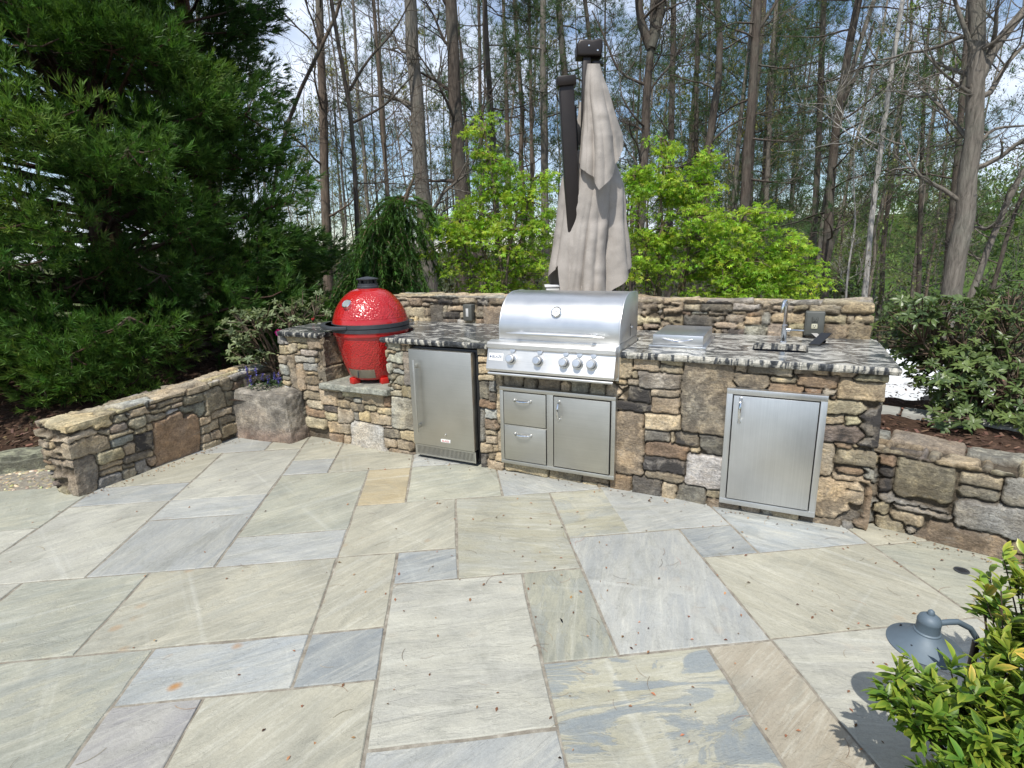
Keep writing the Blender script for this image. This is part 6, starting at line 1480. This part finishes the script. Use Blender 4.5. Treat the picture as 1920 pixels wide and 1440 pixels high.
tree('bare', 'small crooked pale sapling in front of the far right woods', [(1600, 330), (1605, 420), (1590, 500), (1585, 580)], 5, 12, 'p', 127, nb=8, L0_=.8, h0=.3, extra=.6, leafcol=OLI)
tree('bare', 'thin branching tree filling the gap behind the drooping conifer', [(700, 0), (712, 150), (722, 300), (732, 420)], 9, 10.5, 'b', 128, nb=18, L0_=1.8, h0=.15)
tree('pine', 'green pine high above the parasol head', [(1090, -40), (1110, 100), (1125, 330)], 12, 19, 'd', 129, nb=30, L0_=2.6, h0=.3, dens=2)

# prototypes copied for the far woods
def copy_tree(o, parent=None):
    c = o.copy(); COL.objects.link(c)
    if parent is not None: c.parent = parent
    for ch in list(o.children): copy_tree(ch, c)
    return c
def proto(kind, H_, r, seed, col, nb, L0_, h0, leafcol=None, sides=6, label='', group='', dens=2, size=.3):
    rs = np.random.RandomState(seed); n = 14; P = np.stack([np.cumsum(rs.normal(0, .06, n)), np.cumsum(rs.normal(0, .06, n)), np.linspace(-.5, H_, n)], 1); P[:, :2] -= P[0, :2]; P[:, 0] += np.linspace(0, rs.normal(0, .6), n)
    tr = np.linspace(r, r*.3, n); t = thing({'pine': 'pine_tree', 'bare': 'bare_tree'}[kind], label, 'tree', (0, 0, 0), group=group)
    tubes([(P, tr)], 'trunk', MAT['bark'], t, BARK[col], sides)
    br, tips = limbs(P, tr, rs, H_*h0, H_*.97, nb, L0_, (-.1, .3) if kind == 'pine' else (.2, 1.), 2, 5, .14, .04, .3)
    tubes(br, 'branches', MAT['bark'], t, BARK[col], 3)
    if kind == 'pine': Lf = Leaves(); needles(Lf, tips, rs, leafcol or (.055, .095, .04), size, dens); Lf.build('crown', MAT['needle'], t)
    elif leafcol: Lf = Leaves(); buds(Lf, tips, rs, leafcol, 6, .07); Lf.build('crown', MAT['leaf'], t)
    return t
GP, GB, GY = 'distant pines in the woods', 'distant bare trees in the woods', 'distant budding trees in the woods'
LP_, LB_, LY_ = 'slender dark pine standing far back in the woods', 'thin leafless tree standing far back in the woods', 'thin tree with fresh yellow green buds far back in the woods'
protos = [proto('bare', 15, .085, 1, 'g', 26, 2.4, .12, None, 6, LB_, GB), proto('bare', 13, .065, 2, 'w', 26, 2.2, .1, None, 6, LB_, GB), proto('bare', 16, .10, 3, 'd', 26, 2.6, .15, None, 6, LB_, GB),
    proto('pine', 17, .12, 4, 'd', 26, 2.6, .3, None, 6, LP_, GP, 2, .36), proto('pine', 15, .10, 5, 'b', 26, 2.5, .25, (.07, .12, .045), 6, LP_, GP, 2, .36),
    proto('bare', 12, .06, 6, 'g', 24, 2.2, .1, BUD, 6, LY_, GY), proto('bare', 10, .055, 7, 'w', 24, 2.2, .08, (.15, .20, .05), 6, LY_, GY)]
rs = np.random.RandomState(50); used = set(); cnt = 0
spots = []
for k in range(4000):
    Y = rs.uniform(19, 56); X = rs.uniform(-1.15 if rs.uniform() < .25 else -.6, 1.02)*Y
    if any((X-a)**2+(Y-b)**2 < (1.0+.02*Y)**2 for a, b in spots): continue
    if X/Y > .80 and rs.uniform() < .75: continue
    spots.append((X, Y))
    if len(spots) >= 140: break
for X, Y in spots:
    xr = X/Y
    w = [.20, .20, .14, .18, .14, .07, .07] if xr < .25 else ([.10, .10, .10, .27, .21, .11, .11] if xr < .78 else [.14, .14, .12, .1, .1, .2, .2])
    k = rs.choice(7, p=w); p = protos[k]; c = p if k not in used else copy_tree(p); used.add(k)
    c.location = (X, Y, gz(X, Y)-.1); c.rotation_euler = (rs.normal(0, .02), rs.normal(0, .03), rs.uniform(0, 6.28)); s = rs.uniform(.8, 1.2); c.scale = (s, s, s*rs.uniform(.95, 1.15))
for k, p in enumerate(protos):
    if k not in used: p.location = (30+k, 60, 0)

# understory and far wooded slope
def woods():
    rs = np.random.RandomState(60); Lf = Leaves(); tv, tf = np.array([[0, -.4, 0], [.9, 0, .15], [0, .4, 0], [-.9, 0, .15]]), [np.array([[0, 1, 2, 3]])]
    cl = []
    for k in range(900):
        Y = rs.uniform(48, 92); X = rs.uniform(-.75, 1.25)*Y; z = gz(X, Y); right = X/Y > .62; h = (rs.uniform(2, 9) if right else rs.uniform(.8, 4.5)); g = rs.uniform()
        c = np.array([.07, .085, .035])*(1-g)+np.array([.12, .10, .055])*g if not right else np.array([.07, .13, .03])*(1-g)+np.array([.15, .21, .055])*g
        m = int(70 if right else 55); b = ball(rs, m)*np.array([1.9, 1.9, h*.5]); Lf.add(tv, tf, np.array([X, Y, z+h*.5])+b, rot_from(rs.normal(0, 1, (m, 3))), rs.uniform(.18, .42, m), vary(rs, m, c, .22))
    for k in range(620):
        Y = rs.uniform(13, 46); X = rs.uniform(-.6, 1.05)*Y; z = gz(X, Y); right = X/Y > .5; h = rs.uniform(.5, 2.2); g = rs.uniform()
        c = np.array([.06, .052, .034])*(1-g)+np.array([.045, .07, .022])*g; m = 34; b = ball(rs, m)*np.array([.9, .9, h*.5]); Lf.add(tv, tf, np.array([X, Y, z+h*.5])+b, rot_from(rs.normal(0, 1, (m, 3))), rs.uniform(.05, .13, m)*(1+Y/40), vary(rs, m, c, .25))
    for k in range(520):   # loose veils of fresh leaf and pine green between the trunks
        Y = rs.uniform(24, 58); X = rs.uniform(-.62, .98)*Y; z = gz(X, Y); h = rs.uniform(.5, .36*Y); g = rs.uniform(); pine = rs.uniform() < (.35 if X/Y < .1 else .6)
        c = np.array([.035, .065, .03]) if pine else np.array([.10, .085, .055])*(1-g)+np.array([.13, .145, .05])*g; m = 60 if pine else 44; b = ball(rs, m)*np.array([2.0, 2.0, .7 if pine else 1.5]); Lf.add(tv, tf, np.array([X, Y, z+h])+b, rot_from(rs.normal(0, 1, (m, 3))), rs.uniform(.05, .10, m)*(.5+Y/40), vary(rs, m, c, .25))
    o = Lf.build('distant_woods', MAT['leaf']); tag(o, 'mixed green and brown understory closing the view behind the tree trunks', 'woods', kind='stuff')
woods()

# ================================================================== LITTER
def litter():
    rs = np.random.RandomState(70); Lf = Leaves(); tv, tf, tw = T_lance(.3, .3, .28, 2)
    # curved pine needles
    V, F4 = [], []
    for i in range(6):
        u = i/5; x = u; y = .28*(u-u*u)*4*.5
        V += [(x, y-.010, .004), (x, y+.010, .006)]
        if i: a = (i-1)*2; F4.append((a, a+1, a+3, a+2))
    nv, nf = np.array(V), [np.array(F4)]
    def spots(n, boxes):
        out = []
        for (a0, a1, b0_, b1_, w) in boxes:
            m = int(n*w); a = rs.uniform(a0, a1, m); b = rs.uniform(b0_, b1_, m); out.append(np.stack([a*ct-b*st_, a*st_+b*ct, np.full(m, .0035)], 1))
        return np.concatenate(out)
    bx = [(-3.2, 2.6, 1.0, 4.4, .45), (.3, 2.6, 1.0, 2.8, .35), (-.6, .8, 1.3, 3.4, .2)]
    p = spots(190, bx); n = len(p); a = rs.uniform(0, 6.28, n); d = np.stack([np.cos(a), np.sin(a), 0*a], 1); s = rs.uniform(.03, .085, n); Lf.add(nv*np.array([1, .95, 1]), nf, p, rot_from(d), np.stack([s, s*rs.choice([-1, 1], n), s*.3], 1), vary(rs, n, (.26, .18, .11), .35))
    p = spots(260, bx); n = len(p); d = rs.normal(0, 1, (n, 3)); d[:, 2] *= .15; Lf.add(tv, tf, p+np.array([0, 0, .002]), rot_from(d), rs.uniform(.008, .022, n), vary(rs, n, (.22, .11, .055), .45))
    # drift along the foot of the walls
    for P0, dr, nn_, L_, cnt in ((L0, LD, LN, 1.3, 150), (KO, KU, KN, 4.3, 120), (W0, WD, WNv, 1.2, 90)):
        u = rs.uniform(0, L_, cnt); w = np.abs(rs.normal(0, .05, cnt))+.03; p = np.array(P0)[None]+u[:, None]*np.array(dr)+w[:, None]*np.array(nn_); p[:, 2] = .006; d = rs.normal(0, 1, (cnt, 3)); d[:, 2] *= .2; Lf.add(tv, tf, p, rot_from(d), rs.uniform(.006, .020, cnt), vary(rs, cnt, (.20, .12, .06), .4))
    o = Lf.build('leaf_litter', MAT['litter']); tag(o, 'scattered brown pine needles and leaf bits lying on the flagstones', 'litter', kind='stuff')
litter()
def mulch():
    rs = np.random.RandomState(71); Lf = Leaves(); tv = np.array([[-.5, -.2, 0], [.5, -.15, .05], [.45, .2, .08], [-.5, .16, .03]]); tf = [np.array([[0, 1, 2, 3]])]
    n = 9000; X = rs.uniform(-7, -2.9, n); Yy = rs.uniform(3.4, 8, n); q = np.stack([X, Yy], 1)-np.array([L0.x, L0.y]); side = q@np.array([LN.x, LN.y]); k = (side < -.33) | (q@np.array([LD.x, LD.y]) < -.1); X, Yy = X[k], Yy[k]; n = len(X)
    z = terrain_z(X, Yy)+.006; d = rs.normal(0, 1, (n, 3)); d[:, 2] *= .25; Lf.add(tv, tf, np.stack([X, Yy, z], 1), rot_from(d, rs.normal(0, .3, (n, 3))+np.array([0, 0, 1])), rs.uniform(.02, .06, n), vary(rs, n, (.12, .075, .05), .4))
    n = 1600
    X = rs.uniform(2.0, 4.2, n); Yy = rs.uniform(2.5, 4.4, n); Lf.add(tv, tf, np.stack([X, Yy, np.full(n, .445)], 1)[(X*.68+Yy*.73) > (W0.x*.68+W0.y*.73+.28)], rot_from(rs.normal(0, 1, (int(((X*.68+Yy*.73) > (W0.x*.68+W0.y*.73+.28)).sum()), 3))*np.array([1, 1, .25])), rs.uniform(.015, .045, int(((X*.68+Yy*.73) > (W0.x*.68+W0.y*.73+.28)).sum())), vary(rs, int(((X*.68+Yy*.73) > (W0.x*.68+W0.y*.73+.28)).sum()), (.13, .07, .05), .4))
    o = Lf.build('mulch', MAT['litter']); tag(o, 'brown bark mulch and dry leaves on the beds', 'mulch', kind='stuff')
    # flat gravel by the end of the left wall
    bm = B(); G = Leaves(); ico = bmesh.ops.create_icosphere(bm, subdivisions=1, radius=.5); V = np.array([v.co for v in bm.verts]); F = np.array([[v.index for v in f.verts] for f in bm.faces]); bm.free()
    n = 2600; P = []
    while len(P) < n:
        x, y = rs.uniform(-4.6, -3.2), rs.uniform(3.0, 4.05)
        a, b = x*ct+y*st_, -x*st_+y*ct
        if b > 4.0-.1 and x < -3.3 and b < 4.0+.62: P.append((x, y))
        elif rs.uniform() < .0: pass
        if rs.uniform() < .00001: break
        n = n
        if len(P) == 0 and rs.uniform() < .0001: break
    P = np.array(P); G.add(V, [F], np.c_[P, terrain_z(P[:, 0], P[:, 1])+.012+rs.uniform(0, .015, len(P))], rot_from(rs.normal(0, 1, (len(P), 3))*np.array([1, 1, .15])), np.stack([rs.uniform(.03, .07, len(P)), rs.uniform(.02, .045, len(P)), rs.uniform(.008, .018, len(P))], 1), vary(rs, len(P), (.42, .35, .22), .25, .1))
    o = G.build('gravel', MAT['litter'], None, True); tag(o, 'flat tan gravel around the end of the left wall', 'gravel', kind='stuff')
mulch()
